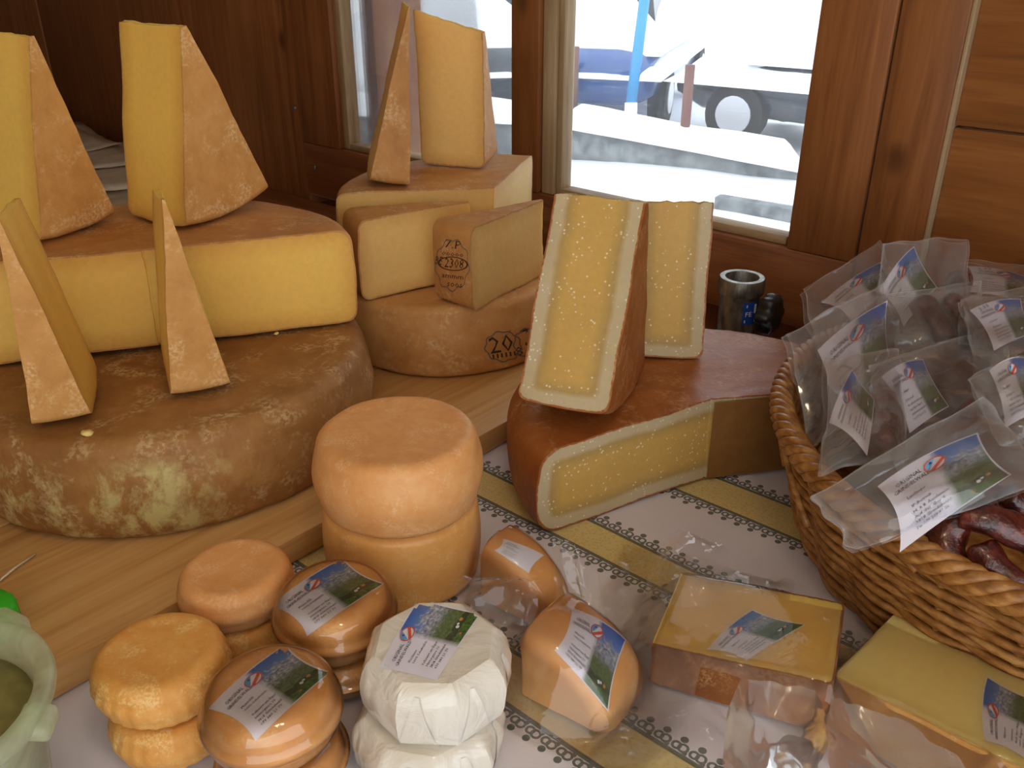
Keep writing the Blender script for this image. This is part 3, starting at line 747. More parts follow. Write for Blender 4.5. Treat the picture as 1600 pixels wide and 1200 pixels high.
# ------------------------------------------------------------------ round cheeses
def round_cheese(name, x, y, z, R, h, mat, seed, lab, group, corner=.014, bulge=.003, streak=False, loc_extra=None):
    vs, fs = wheel_vf(R-bulge*.5, h, corner, bulge, 96, seed, .0016, .0015)
    if streak:
        vs = [V((v.x*(1+.012*math.sin(26*math.atan2(v.y, v.x))*(v.z < h*.85)), v.y*(1+.012*math.sin(26*math.atan2(v.y, v.x))*(v.z < h*.85)), v.z)) for v in vs]
    o = mesh(name, vs, fs, mat, loc=(x, y, z), label=lab, cat='cheese', group=group)
    return o, (vs, fs, V((x, y, z)))
round_cheese('round_cheese', -.104, .699, .0005, .073, .084, R_MUTW, 41, 'lower of the two big peach-orange round cheeses', 'big orange round cheeses', .010, .002)
round_cheese('round_cheese', -.103, .696, .0845, .0755, .0725, R_MUT, 42, 'upper of the two big peach-orange round cheeses', 'big orange round cheeses', .012, .0045)
gs = 'small unwrapped round cheeses'
A_, B_ = (-.234, .604), (-.262, .506)
round_cheese('small_cheese', A_[0]+.003, A_[1]-.002, .0005, .046, .038, R_SMALL, 43, 'lower small orange cheese in the stack beside the pine board', gs, .011, .002)
round_cheese('small_cheese', A_[0], A_[1], .0390, .0475, .038, R_MUT, 44, 'upper small orange cheese in the stack touching the pine board', gs, .012, .002)
round_cheese('small_cheese', B_[0]+.004, B_[1]-.006, .0005, .046, .038, R_SMALL, 45, 'lower golden small cheese in the leftmost stack', gs, .011, .002, True)
round_cheese('small_cheese', B_[0], B_[1], .0390, .049, .0385, R_SMALL, 46, 'upper golden small cheese in the leftmost stack', gs, .012, .002, True)
def wrapped_small(x, y, z, R, h, seed, lab, quad=None, kind='mut'):
    o, g = round_cheese('wrapped_cheese', x, y, z, R, h, R_MUTW, seed, lab, 'small shrink-wrapped cheeses', .017, .003)
    sv, sf = wheel_vf(R-.0015+.0014, h+.002, .018, .003, 96, seed, .0014, .001)
    mesh('film', [V((v.x, v.y, v.z-.0003 if v.z < .001 else v.z)) for v in sv], sf, M_SHRINK, o, label='clear shrink film')
    if quad:
        bv = bvh_of([g]); make_label(o, quad_fn_ray(bv, *quad, g[2]), kind)
    return o
wrapped_small(-.146+.003, .566, .0005, .045, .034, 47, 'lower shrink-wrapped cheese under the labelled one beside the big orange stack')
wrapped_small(-.143, .567, .0365, .0480, .0465, 48, 'labelled shrink-wrapped cheese next to the big orange stack', ((424, 947), (536, 872), (601, 912), (480, 994)))
w = wrapped_small(-.166, .460, .0005, .046, .036, 49, 'lower shrink-wrapped cheese at the bottom edge of the photo', ((488, 1195), (502, 1176), (514, 1148), (516, 1165)))
wrapped_small(-.169, .463, .0385, .0475, .0475, 50, 'labelled shrink-wrapped cheese at the bottom, between golden and white cheeses', ((326, 1108), (446, 1007), (517, 1050), (399, 1158)))

# white wrapped cheeses
def white_cheese(x, y, z, R, h, seed, rot, lab, quad=None):
    n = 144; pr = [(0, 0)] + [(R*.86*i/6, 0) for i in range(1, 7)] + [(R*.96, h*.06), (R*1.0, h*.2), (R*1.01, h*.4), (R*1.02, h*.58), (R*.99, h*.74), (R*.93, h*.88), (R*.86, h*.96), (R*.80, h)] + [(R*.8*i/6, h) for i in range(5, -1, -1)]
    def mod(v):
        a = math.atan2(v.y, v.x)-rot; r = math.hypot(v.x, v.y); k = min(1, r/(R*.8))
        seg = math.pi/4; b = (a % seg)-seg/2
        oct_ = math.cos(seg/2)/math.cos(b)
        oct_ = 1+(oct_-1)*1.0*k+.03*k
        zf = v.z/h
        side = max(0, 1-abs(zf-.5)*2)
        pl = side*(.035*noise.noise(V((math.cos(a)*5, math.sin(a)*5, zf*1.3+seed)))+.02*abs(math.sin(12*a+5*zf*math.sin(3*a+seed))))
        f = oct_*(1+pl)
        ear = math.exp(-((a-2.0*0-.1 + rot)**2)/.09)*math.exp(-((zf-.5)**2)/.06)*.05
        f += ear
        w = V((v.x*f, v.y*f, v.z))
        if zf > .93: w.z += .0012*noise.noise(V((w.x*60, w.y*60, seed)))
        return w
    vs, fs = lathe_vf(pr, n, mod)
    o = mesh('white_wrapped_cheese', vs, fs, M_WRAPW, loc=(x, y, z), smooth=24, label=lab, cat='cheese', group='white wrapped cheeses')
    # folded wrap flaps on the side, lying on the paper
    bw = bvh_of([(vs, fs, V((0, 0, 0)))])
    for fa in (-1.75, -.95, -.15, .55):
        fv = []
        for i in range(9):
            for j in range(9):
                s_, t = i/8-.5, j/8
                zz = h*(.10+.78*t); aa = fa+.5*s_*(1-.85*t)
                d = V((math.cos(aa), math.sin(aa), 0)); hit = bw.ray_cast(d*.2+V((0, 0, zz)), -d)
                fv.append(hit[0]+d*(.0005+.0008*(s_+.5)) if hit[0] is not None else d*R+V((0, 0, zz)))
        mesh('wrap_fold', fv, grid_faces(9, 9), M_WRAPW, o)
    if quad:
        bv = bvh_of([(vs, fs, V((x, y, z)))]); make_label(o, quad_fn_ray(bv, *quad, V((x, y, z))), 'hob', nocurve=True)
    return o
white_cheese(-.062, .478, .0005, .054, .047, 3, .2, 'lower white-wrapped cheese under the labelled white one')
white_cheese(-.055, .489, .0490, .0525, .052, 5, .35, 'upper white-wrapped cheese with printed label', ((593, 1043), (654, 936), (752, 959), (682, 1064)))

# ------------------------------------------------------------------ packed wedges on the cloth
def frame_mat(o, ex, ey, ez):
    return Matrix(((ex.x, ey.x, ez.x, o.x), (ex.y, ey.y, ez.y, o.y), (ex.z, ey.z, ez.z, o.z), (0, 0, 0, 1)))
def orange_quarter(name, base, along, R, h, seed, zsc, lab, rndm):
    """quarter of a round orange cheese resting on a cut face: flat rind to the viewer, rim arching up and to the right"""
    ex = V((along[0], along[1], 0)).normalized(); ez = V((0, 0, 1)); ey = -ex.cross(ez)        # ey: away from viewer
    # sector in plane (ex, ez), axis along ey
    vf = sector_vf(R, h, 0, math.pi/2, (.0, .0), corner=.012, bulge=.004, seed=seed, zc=False, na=22)
    # local x->ex, local y->ez, local z-> -(x cross y) ; mirrored-safe: (ex, ez, ex x ez = -ey...) choose axis = ex x ez
    ax = ex.cross(ez)
    if ax.y < 0: off = V(base) - ax*h
    else: off = V(base)
    M = frame_mat(off, ex, ez*zsc, ax)
    return sector_thing(name, vf, M, base, P_MUT, rndm, label=lab, cat='cheese', group='packed orange cheese quarters')
fF = orange_quarter('cheese_piece', (.008, .534, .003), (.062, -.042), .074, .068, 61, .80, 'labelled orange cheese quarter in clear film in front', R_MUTW)
fG = orange_quarter('cheese_piece', (-.027, .650, .003), (.056, -.040), .066, .047, 62, .85, 'orange cheese quarter in film beside the big orange stack', R_MUTW)
def slab_wedge(name, tipmid, along, R, h, al, zrot, base_z, seed, pm, rm, lab, r0):
    """wedge lying on one cut face; tip edge centred on tipmid, radius runs along 'along'; top face = other cut face"""
    ex = V((along[0], along[1], 0)).normalized(); ez = V((0, 0, 1)); ax = ex.cross(ez)
    vf = sector_vf(R, h, 0, math.radians(al), r0, corner=.004, bulge=.001, seed=seed, na=6, jamp=.0012)
    M = frame_mat(V((tipmid[0], tipmid[1], base_z)), ex, ez, ax)
    return sector_thing(name, vf, M, (tipmid[0]+ex.x*R*.9, tipmid[1]+ex.y*R*.9, base_z-.002), pm, rm, label=lab, cat='cheese', group='packed wedges of mountain cheese')
exH = V((.135, -.058, 0)).normalized(); tH = V((.1315, .5945, 0)) - exH*.4985
fH = slab_wedge('cheese_piece', tH, exH, .636, .096, 4.5, 0, .003, 63, P_WRAP, R_WRAPB, 'packed cheese wedge with brown rind and label, left of the other packed wedge', (.5, .5))
exI = V((.08, -.086, 0)).normalized(); tI = V((.2785, .5415, 0)) - exI*.4978
fI = slab_wedge('cheese_piece', tI, exI, .74, .096, 5.4, 0, .003, 64, P_WRAPI, R_WRAPT, 'pale packed cheese wedge at the lower right, below the basket', (.5, .5))

def drape(parent, ctr, ex, ey, sx, sy, bvh, mat, nx=56, ny=48, slope=1.1, floor=.0025, wr=.003, seed=0, shape=None, org=None):
    """film lying over the goods: height field over the cloth"""
    H = np.zeros((nx, ny)); base = np.zeros((nx, ny)); P = {}
    cell = max(sx/nx, sy/ny)
    for i in range(nx):
        for j in range(ny):
            a, b = (i/(nx-1)-.5)*sx, (j/(ny-1)-.5)*sy
            p = ctr+ex*a+ey*b; P[i, j] = p
            h = bvh.ray_cast(V((p.x, p.y, .5)), V((0, 0, -1)))
            z = h[0].z+.0022 if h[0] is not None else floor
            base[i, j] = z
            w = noise.noise(V((p.x*28, p.y*28, seed)))*.6+noise.noise(V((p.x*70, p.y*50, seed+4)))*.4
            H[i, j] = max(z, floor + (wr*2.2*max(0, w) if z <= floor+1e-6 else 0))
    for it in range(30):
        q = H.copy()
        q[1:] = np.maximum(q[1:], H[:-1]-slope*cell); q[:-1] = np.maximum(q[:-1], H[1:]-slope*cell)
        q[:, 1:] = np.maximum(q[:, 1:], H[:, :-1]-slope*cell); q[:, :-1] = np.maximum(q[:, :-1], H[:, 1:]-slope*cell)
        H = q
    for it in range(3):
        q = H.copy(); q[1:-1, 1:-1] = (H[1:-1, 1:-1]*2+H[:-2, 1:-1]+H[2:, 1:-1]+H[1:-1, :-2]+H[1:-1, 2:])/6
        H = np.maximum(q, base)
    org = V(org or (0, 0, 0)); vs = []
    for i in range(nx):
        for j in range(ny):
            p = P[i, j]; e = min(i, j, nx-1-i, ny-1-j)
            r = noise.noise(V((p.x*40, p.y*40, seed+9)))*.004 if e == 0 else 0
            vs.append(V((p.x+r, p.y-r, H[i, j]+.001*noise.noise(V((p.x*90, p.y*60, seed)))*(H[i, j] > base[i, j]+.003)))-org)
    fs = grid_faces(nx, ny)
    if shape:
        fs = [f for k, f in enumerate(fs) if shape((k//(ny-1)+.5)/(nx-1), (k % (ny-1)+.5)/(ny-1))]
    return mesh('film', vs, fs, mat, parent)
def flap(parent, c00, c10, c11, c01, org, bulge=.012, wr=.004, seed=0, mat=None, n=44, m=44, folds=3, name='film_flap'):
    nrm = (c10-c00).cross(c01-c00).normalized(); vs = []
    for i in range(n):
        for j in range(m):
            a, b = 2*i/(n-1)-1, 2*j/(m-1)-1
            a2, b2 = a*math.sqrt(1-b*b*.28), b*math.sqrt(1-a*a*.28)           # rounded corners
            s, t = .5+.5*a2, .5+.5*b2
            s += .05*noise.noise(V((a*2+seed, b*2, 3))); t += .05*noise.noise(V((a*2, b*2+seed, 7)))
            p = c00*(1-s)*(1-t)+c10*s*(1-t)+c11*s*t+c01*(1-s)*t
            rg = 1-2*abs(noise.noise(V((s*2.6+seed*1.3, t*1.6+s, 5))))
            o = bulge*math.sin(math.pi*max(0, min(1, s)))*(.4+.6*math.sin(math.pi*max(0, min(1, t)))) + wr*math.sin(folds*math.pi*s+2*t+seed)*t + wr*1.8*rg + wr*.9*noise.noise(V((s*5, t*4, seed))) + wr*.3*noise.noise(V((s*14, t*11, seed)))
            vs.append(p+nrm*o-V(org))
    return mesh(name, vs, grid_faces(n, m), mat or M_FILM, parent)
X, Y = V((1, 0, 0)), V((0, 1, 0))
def film_bag(name, loc, lab):
    return empty(name, loc, label=lab, cat='plastic bag', group='clear film bags around packed cheese')
bvF, bvG, bvH, bvI = [bvh_of([f[1], f[2]]) for f in (fF, fG, fH, fI)]
eFx, eFy = V((.062, -.042, 0)).normalized(), V((.042, .062, 0)).normalized()
o = V((.045, .54, 0)); bF = film_bag('film_bag', o, 'clear film bag around the labelled orange cheese quarter')
drape(bF, V((.060, .548, 0)), eFx, eFy, .170, .150, bvF, M_FILM, slope=1.6, seed=3, org=o)
make_label(bF, quad_fn_ray(bvF, (893, 950), (978, 1000), (950, 1112), (866, 1016), o), 'mut')
flap(bF, at(872, 935, .715), at(930, 925, .70), at(905, 845, .70), at(862, 838, .72), o, .010, .0025, 2, folds=2)
flap(bF, at(905, 925, .71), at(950, 985, .68), at(940, 905, .70), at(905, 850, .72), o, .008, .002, 5, folds=2)
o = V((.01, .66, 0)); bG = film_bag('film_bag', o, 'clear film bag around the orange quarter beside the big stack')
drape(bG, V((.010, .640, 0)), eFx, eFy, .092, .086, bvG, M_FILM, slope=2.2, seed=7, org=o, nx=44, ny=40)
make_label(bG, quad_fn_ray(bvG, (786, 842), (850, 868), (826, 896), (772, 860), o), 'mut', pic=False)
flap(bG, at(705, 905, .70), at(735, 985, .66), at(842, 985, .66), at(838, 905, .70), o, .016, .003, 8)
o = V((.17, .56, 0)); bH = film_bag('film_bag', o, 'clear film bag around the brown-rinded packed wedge')
eHy = V((.058, .135, 0)).normalized()
drape(bH, V((.188, .588, 0)), exH, eHy, .245, .215, bvH, M_FILM, slope=1.0, seed=11, wr=.006, org=o, nx=66, ny=58,
      shape=lambda a, b: not (a > .66 and b > .60) and not (a > .45 and b < .16))
make_label(bH, quad_fn_ray(bvH, (1104, 1016), (1176, 953), (1259, 976), (1166, 1033), o), 'alp')
flap(bH, at(1000, 945, .735), at(1120, 975, .70), at(1150, 865, .755), at(1040, 835, .785), o, .026, .003, 4)
o = V((.30, .50, 0)); bI = film_bag('film_bag', o, 'clear film bag around the pale packed wedge at lower right')
eIy = V((.086, .08, 0)).normalized()
drape(bI, V((.300, .490, 0)), exI, eIy, .20, .125, bvI, M_FILM, slope=1.8, seed=15, wr=.003, org=o, nx=54, ny=40, shape=lambda a, b: not (a < .45 and b > .93))
make_label(bI, quad_fn_ray(bvI, (1538, 1158), (1542, 1057), (1632, 1098), (1612, 1196), o), 'alp')
flap(bI, at(1150, 1045, .62), at(1285, 1062, .615), at(1300, 1215, .555), at(1120, 1215, .555), o, .022, .0009, 6, M_TAIL, folds=1.6)
flap(bI, at(1290, 1075, .60), at(1400, 1110, .58), at(1560, 1230, .53), at(1290, 1230, .54), o, .014, .0009, 9, M_TAIL, folds=1.8)
# loose film of a further bag lying on the cloth at the lower middle
o = onz(1080, 1150, 0); bL = film_bag('film_bag', o, 'empty end of a film bag lying on the cloth at the bottom')
flap(bL, onz(900, 1210, .012), onz(1150, 1210, .02), onz(1140, 1100, .02), onz(950, 1120, .008), o, .012, .0025, 12, M_FILM, folds=3)

# ------------------------------------------------------------------ wicker basket
BC = V((.566, .715, 0)); RB, RR, HB = .268, .302, .131
bk = empty('wicker_basket', BC, label='round golden wicker basket full of packed sausages', cat='basket')
NS = 30
def brad(z): return RB+(RR-RB)*(z/HB)**.9
nw = 19
for w in range(nw):
    z = .008+(HB-.022)*w/(nw-1); pts = []
    m = NS*4; ph = w % 2
    for i in range(m):
        a = 2*math.pi*i/m
        k = math.cos(NS*a/2+math.pi*ph)
        r = brad(z)+.0045*k+.0008*noise.noise(V((a*9, w, 0)))
        pts.append((r*math.cos(a), r*math.sin(a), z+.0016*noise.noise(V((a*6, w*3.1, 5)))))
    vs, fs = tube_vf(pts, .0037, 7, closed=True); mesh('weaver', vs, fs, M_WICKER, bk)
for i in range(NS):
    a = 2*math.pi*(i+.0)/NS
    pts = [((brad(z))*math.cos(a), (brad(z))*math.sin(a), z) for z in (.002, .03, .06, .09, .12, HB)]
    vs, fs = tube_vf(pts, .0034, 7); mesh('stake', vs, fs, M_WICKER, bk)
for s in range(5):          # twisted rim
    pts = []; m = 420
    for i in range(m):
        a = 2*math.pi*i/m; q = 2*math.pi*s/5+26*a
        r = RR+.004+.0078*math.cos(q); z = HB+.002+.0078*math.sin(q)
        pts.append((r*math.cos(a), r*math.sin(a), z))
    vs, fs = tube_vf(pts, .0052, 7, closed=True); mesh('rim_strand', vs, fs, M_WICKER, bk)
vs, fs = lathe_vf([(0, .001), (RB-.004, .001), (RB-.004, .006), (0, .006)], 64); mesh('basket_bottom', vs, fs, M_WICKER, bk)
for a0, a1, z0, z1 in ((2.62, 2.85, .128, .07), (2.80, 3.02, .132, .085), (2.95, 3.25, .13, .06), (3.6, 3.72, .13, .118)):
    pts = []
    for i in range(9):
        t = i/8; a = a0+(a1-a0)*t; z = z0+(z1-z0)*t; r = brad(z)+.0085
        pts.append((r*math.cos(a), r*math.sin(a), z))
    vs, fs = tube_vf(pts, .0034, 7); mesh('loose_cane', vs, fs, M_WICKER, bk)

# ------------------------------------------------------------------ sausage bags in the basket
def sausage(pts, r, lab, seed=0, flat=.8):
    ps = []
    n = 22; k = len(pts)-1
    P = [V(p) for p in pts]
    for i in range(n):
        t = i/(n-1)*k; j = min(int(t), k-1); u = t-j
        p0, p1, p2, p3 = P[max(j-1, 0)], P[j], P[j+1], P[min(j+2, k)]
        ps.append(.5*((2*p1)+(p2-p0)*u+(2*p0-5*p1+4*p2-p3)*u*u+(3*p1-p0-3*p2+p3)*u**3))
    rs = [r*min(1, .35+1.6*math.sin(math.pi*min(max(i/(n-1), .01), .99))**.5*.75) for i in range(n)]
    org = ps[n//2]
    vs, fs = tube_vf([p-org for p in ps], rs, 14, flat=flat)
    vs = [jit(v, r*.22, .9/r, seed) for v in vs]
    mesh('smoked_sausage', vs, fs, M_SAUS, loc=org, label=lab, cat='sausage', group='dark smoked sausages in the basket')
def sausage_bag(lab, L, T, R_, B_, quad, kind='land', hand=None, saus=(), bul=.016, label_on=True, seed=0, slab=''):
    """L,T,R,B: label corners as (px, py, depth) fixing the bag's plane; quad: where the bag corners TL,TR,BR,BL show, dropped onto that plane"""
    cs = [at(*c) for c in (L, T, R_, B_)]
    ctr = sum(cs, V())/4
    ex = ((cs[1]-cs[0])+(cs[2]-cs[3])).normalized(); e2 = ((cs[0]-cs[3])+(cs[1]-cs[2]))
    ey = (e2-ex*e2.dot(ex)).normalized(); ez = ex.cross(ey)
    if ez.dot(_o-ctr) < 0: ez = -ez
    sw = ((cs[1]-cs[0]).length+(cs[2]-cs[3]).length)/2; sh = ((cs[0]-cs[3]).length+(cs[1]-cs[2]).length)/2
    root = empty('sausage_bag', ctr, label=lab, cat='plastic bag', group='sausage bags in the basket')
    Q = []
    for px in quad:
        d = ray(*px); t = (ctr-_o).dot(ez)/d.dot(ez); p = _o+d*t-ctr
        if p.length > .2: p = p.normalized()*.2
        Q.append(p)
    n, m = 36, 36
    def sheet(sg):
        vs = []
        for i in range(n):
            for j in range(m):
                s, t = i/(n-1), j/(m-1)
                w = .035
                s2 = s+w*noise.noise(V((s*3+seed*1.7, t*4, 1)))*(1 if 0 < t < 1 else .6); t2 = t+w*noise.noise(V((s*4, t*3+seed*1.3, 2)))
                p = Q[0]*(1-s2)*t2+Q[1]*s2*t2+Q[2]*s2*(1-t2)+Q[3]*(1-s2)*(1-t2)
                env = math.sin(math.pi*s)**.6*math.sin(math.pi*t**.75)**.7 if 0 < s < 1 and 0 < t < 1 else 0
                a = noise.noise(V((s*2.2+t*1.2+seed, t*1.5, sg*.5)))
                rg = 1-abs(noise.noise(V((s*3.5+seed*2, t*2.2-s, sg*.7))))*2
                z = sg*(bul*env*(1.15-t)+.0012)+.009*a+.004*rg*env+.0012*noise.noise(V((s*14, t*12, seed)))*env
                lp = max(abs(p.dot(ex))/sw, abs(p.dot(ey))/sh)
                if sg > 0 and lp < .62: z = max(z, .0045)
                if sg < 0 and lp < .62: z = min(z, -.002)
                vs.append(p+ez*z)
        return vs
    fr = sheet(1); bk_ = sheet(-1)
    sl = [max(0, 1-min(i, n-1-i, j, m-1-j)) for i in range(n) for j in range(m)]
    mesh('bag_front', fr, grid_faces(n, m), M_BAG, root, attr={'seal': sl}); mesh('bag_back', bk_, grid_faces(n, m), M_BAG, root, attr={'seal': sl})
    if label_on:
        def fn(s, t, lift):
            p = cs[0]*(1-s)*t+cs[1]*s*t+cs[2]*s*(1-t)+cs[3]*(1-s)*(1-t)-ctr
            return p+ez*(.0006+lift+.003*math.sin(math.pi*s))
        make_label(root, fn, kind, hand)
    for q, (ax_, ay_, bx_, by_, rr_) in enumerate(saus):
        p0 = ctr+ex*(ax_*sw)+ey*(ay_*sh)-ez*.014; p1 = ctr+ex*(bx_*sw)+ey*(by_*sh)-ez*.014
        mid = (p0+p1)/2+ex.cross(ez)*.006+ez*.002
        sausage([p0, mid, p1], rr_, slab if q == 0 else slab.replace('sausage', 'second sausage'), seed+q)
    return root
sausage_bag('bag at the back left of the basket, label partly hidden, near the steel tube', (1283, 474, 1.02), (1376, 410, 1.06), (1402, 442, 1.05), (1330, 505, 1.0), ((1250, 456), (1374, 377), (1430, 480), (1285, 575)), saus=((-.2, -1.0, .5, -.9, .011),), seed=1, slab='sausage in the bag at the back left of the basket')
sausage_bag('topmost bag with blue label standing at the back of the basket', (1373, 456, 1.0), (1428, 385, 1.02), (1464, 449, 1.0), (1411, 511, .98), ((1379, 380), (1513, 374), (1512, 545), (1362, 560)), saus=((.1, -1.0, .9, -.6, .012),), seed=2, slab='sausage in the topmost bag at the back of the basket')
sausage_bag('bag with white label at the right edge, back of the basket', (1511, 417, 1.04), (1618, 440, 1.04), (1622, 482, 1.0), (1513, 457, 1.0), ((1502, 408), (1645, 415), (1645, 560), (1495, 540)), hand='2.55', saus=((-.1, -1.3, .6, -1.2, .011),), seed=3, slab='sausage in the bag at the back right of the basket')
sausage_bag('bag leaning at the left rim with its label seen slantwise', (1276, 548, .90), (1386, 470, .97), (1389, 556, .94), (1296, 680, .86), ((1226, 522), (1385, 440), (1415, 590), (1268, 700)), saus=((-.1, -.6, .5, -.5, .012),), seed=4, slab='sausage in the bag leaning at the left rim')
sausage_bag('clear bag without visible label in the middle of the basket holding a dark sausage', (1400, 470, .98), (1500, 440, .98), (1520, 540, .94), (1420, 560, .94), ((1345, 470), (1530, 440), (1560, 565), (1380, 600)), label_on=False, saus=((.15, -.55, .05, .5, .016), (.42, -.45, .52, .42, .014)), bul=.02, seed=5, slab='dark sausage in the clear bag in the middle of the basket')
sausage_bag('bag with handwritten price on a white label at the right edge', (1514, 486, .93), (1594, 468, .95), (1614, 522, .93), (1552, 549, .90), ((1498, 468), (1645, 445), (1645, 600), (1525, 590)), hand='2.55', saus=((.1, -.9, .8, -.5, .013),), seed=6, slab='sausage in the bag with the handwritten price at the right edge')
sausage_bag('bag with round red emblem and blue label in the centre of the basket', (1376, 590, .84), (1441, 562, .87), (1482, 636, .85), (1420, 678, .81), ((1350, 575), (1560, 505), (1590, 650), (1405, 740)), saus=((.2, -.8, 1.2, -.6, .012),), seed=7, slab='sausage in the bag in the centre of the basket')
sausage_bag('bag against the left rim with green meadow label', (1294, 662, .775), (1331, 578, .83), (1365, 624, .815), (1354, 714, .755), ((1288, 560), (1405, 545), (1420, 720), (1285, 735)), saus=((-.1, -.9, .9, -.6, .012),), seed=8, slab='sausage in the bag against the left rim')
sausage_bag('glossy bag at the right edge between centre and front bags', (1545, 580, .80), (1605, 560, .80), (1640, 640, .77), (1570, 670, .76), ((1512, 592), (1640, 540), (1650, 690), (1560, 700)), saus=((.1, -.7, .9, -.5, .013),), seed=9, slab='sausage in the glossy bag at the right edge')
sausage_bag('large front bag with tilted label overhanging the basket rim', (1370, 761, .665), (1527, 677, .70), (1580, 742, .675), (1405, 864, .64), ((1266, 776), (1537, 618), (1650, 752), (1335, 862)), saus=(), seed=10, bul=.010)
def sp(*q): return [at(*c) for c in q]
sausage(sp((1500, 905, .665), (1478, 850, .675), (1500, 805, .68), (1560, 800, .68)), .014, 'dark sausage looped at the front right, left one of the pair', 31)
sausage(sp((1500, 800, .67), (1540, 812, .66), (1590, 830, .655), (1640, 860, .65)), .014, 'dark shiny sausage on top at the front right of the basket', 32)
sausage(sp((1530, 850, .66), (1560, 890, .65), (1610, 920, .645)), .013, 'dark sausage lowest at the front right rim of the basket', 33)
sausage(sp((1440, 800, .72), (1490, 775, .72), (1560, 760, .73)), .014, 'dark sausage behind the large front label', 34)
sausage(sp((1570, 770, .70), (1600, 790, .70), (1650, 800, .70)), .014, 'dark sausage at the right photo edge above the front pair', 35)

sausage(sp((1440, 575, .95), (1490, 590, .94), (1550, 580, .94)), .017, 'dark sausage just behind the centre bag, upper one', 36)
sausage(sp((1450, 625, .92), (1500, 640, .91), (1560, 625, .91)), .017, 'dark sausage behind the centre bag, lower one', 37)
sausage(sp((1510, 560, .93), (1540, 610, .92), (1580, 650, .90)), .016, 'dark sausage crossing between the centre bag and the glossy right bag', 38)
sausage(sp((1360, 620, .95), (1395, 650, .93), (1440, 690, .90)), .016, 'dark sausage under the label of the left rim bags', 39)

# ------------------------------------------------------------------ steel tube
tp = at(1160, 432, 1.25); zt = tp.z
tb = empty('steel_tube_holder', (tp.x, tp.y, -.949), label='worn steel tube with collar, black knob and blue sticker below the window', cat='pole holder')
zt = zt+.949
ro, ri = .0275, .0225
vs, fs = lathe_vf([(ri, .0), (ro, .0), (ro, zt-.018), (ri, zt-.018)], 48); fs += []
mesh('tube', vs, fs, M_STEEL, tb, smooth=40)
vs, fs = lathe_vf([(ri, zt-.022), (ro+.004, zt-.022), (ro+.0045, zt-.019), (ro+.0045, zt-.002), (ro+.003, zt), (ri+.001, zt), (ri, zt-.002), (ri, zt-.06)], 48)
mesh('collar', vs, fs, M_STEEL, tb, smooth=40)
ang = math.radians(-38); kd = V((math.cos(ang), math.sin(ang), 0))
kp = kd*(ro)+V((0, 0, zt-.045))
vs, fs = tube_vf([kp, kp+kd*.018], .006, 12); mesh('screw_shaft', vs, fs, M_STEEL, tb)
kv, kf = [], []
n = 70
prf = [(0, .006), (.014, .006), (.0245, .008), (.0262, .013), (.0258, .026), (.020, .031), (0, .031)]
sx = V((-kd.y, kd.x, 0)); rows = []
for (r, d) in prf:
    for k in range(n):
        a = 2*math.pi*k/n; rr = r*(1+.12*math.cos(6*a))
        kv.append(kp+kd*d+sx*(rr*math.cos(a))+V((0, 0, rr*math.sin(a))))
for i in range(len(prf)-1):
    for k in range(n): l = (k+1) % n; kf.append((i*n+k, i*n+l, (i+1)*n+l, (i+1)*n+k))
mesh('knob', kv, kf, M_BLACK, tb, smooth=50)
st = []
def cyl(a, z, lift): return V(((ro+lift)*math.cos(a), (ro+lift)*math.sin(a), z))
sa0, sa1 = math.radians(-92), math.radians(-48); z0_, z1_ = zt-.062, zt-.029
vs = [cyl(sa0+(sa1-sa0)*i/10, z0_+(z1_-z0_)*j, .0005) for i in range(11) for j in (0, 1)]
sk = mesh('sticker', vs, grid_faces(11, 2), M_BLUE, tb, label='blue sticker with white lettering')
acc = ([], []); place_text('FE', .14, .38, .30, acc, .5)
for x0, y0, x1, y1 in ((.2, .78, .98, .9), (.14, .1, .98, .22), (.78, .5, .98, .9)):
    b = len(acc[0]); acc[0].extend([(x0, y0), (x1, y0), (x1, y1), (x0, y1)]); acc[1].append((b, b+1, b+2, b+3))
mesh('lettering', [cyl(sa0+(sa1-sa0)*x, z0_+(z1_-z0_)*y, .001) for x, y in acc[0]], acc[1], M_WHITE, sk, smooth=False)

# ------------------------------------------------------------------ tub, green lid, strand, papers
TB = V((-.378, .408, .0))
tub = empty('plastic_tub', TB, label='frosted plastic tub with clip tabs at the lower left corner', cat='tub')
vs, fs = lathe_vf([(0, .001), (.058, .001), (.062, .006), (.074, .100), (.0765, .108), (.084, .110), (.0855, .115), (.0845, .120), (.080, .122), (.0745, .1205), (.072, .116), (.0715, .108), (.0705, .098), (.0595, .008), (0, .003)], 96)
mesh('tub_body', vs, fs, M_TUB, tub)
vs, fs = lathe_vf([(0, .004), (.0585, .009), (.0695, .098), (.060, .1015), (.03, .103), (0, .103)], 72, lambda v: jit(v, .0008, 40, 3)); mesh('contents', vs, fs, M_OLIVE, tub)
for px, py, w_, d_, h_, a_ in ((58, 1128, .024, .020, .012, 8), (14, 978, .028, .018, .020, 62)):
    p = onz(px, py, .110)-TB; bv, bf = box_vf(-d_/2, d_/2, -w_/2, w_/2, -h_/2, h_/2, .004); ca, sa = math.cos(math.radians(a_)), math.sin(math.radians(a_))
    mesh('clip_tab', [V((p.x+x*ca-y*sa, p.y+x*sa+y*ca, .110+z-x*.25)) for x, y, z in bv], bf, M_TUB, tub, smooth=50)
g = onz(-40, 950, .056)
vs, fs = lathe_vf([(0, 0), (.028, 0), (.030, .003), (.030, .020), (.027, .024), (0, .024)], 60, lambda v: V((v.x*(1+.012*math.cos(40*math.atan2(v.y, v.x))), v.y*(1+.012*math.cos(40*math.atan2(v.y, v.x))), v.z)))
mesh('green_cap', vs, fs, M_GREEN, loc=(g.x, g.y, .0305), label='bright green round cap at the left edge behind the tub', cat='cap')
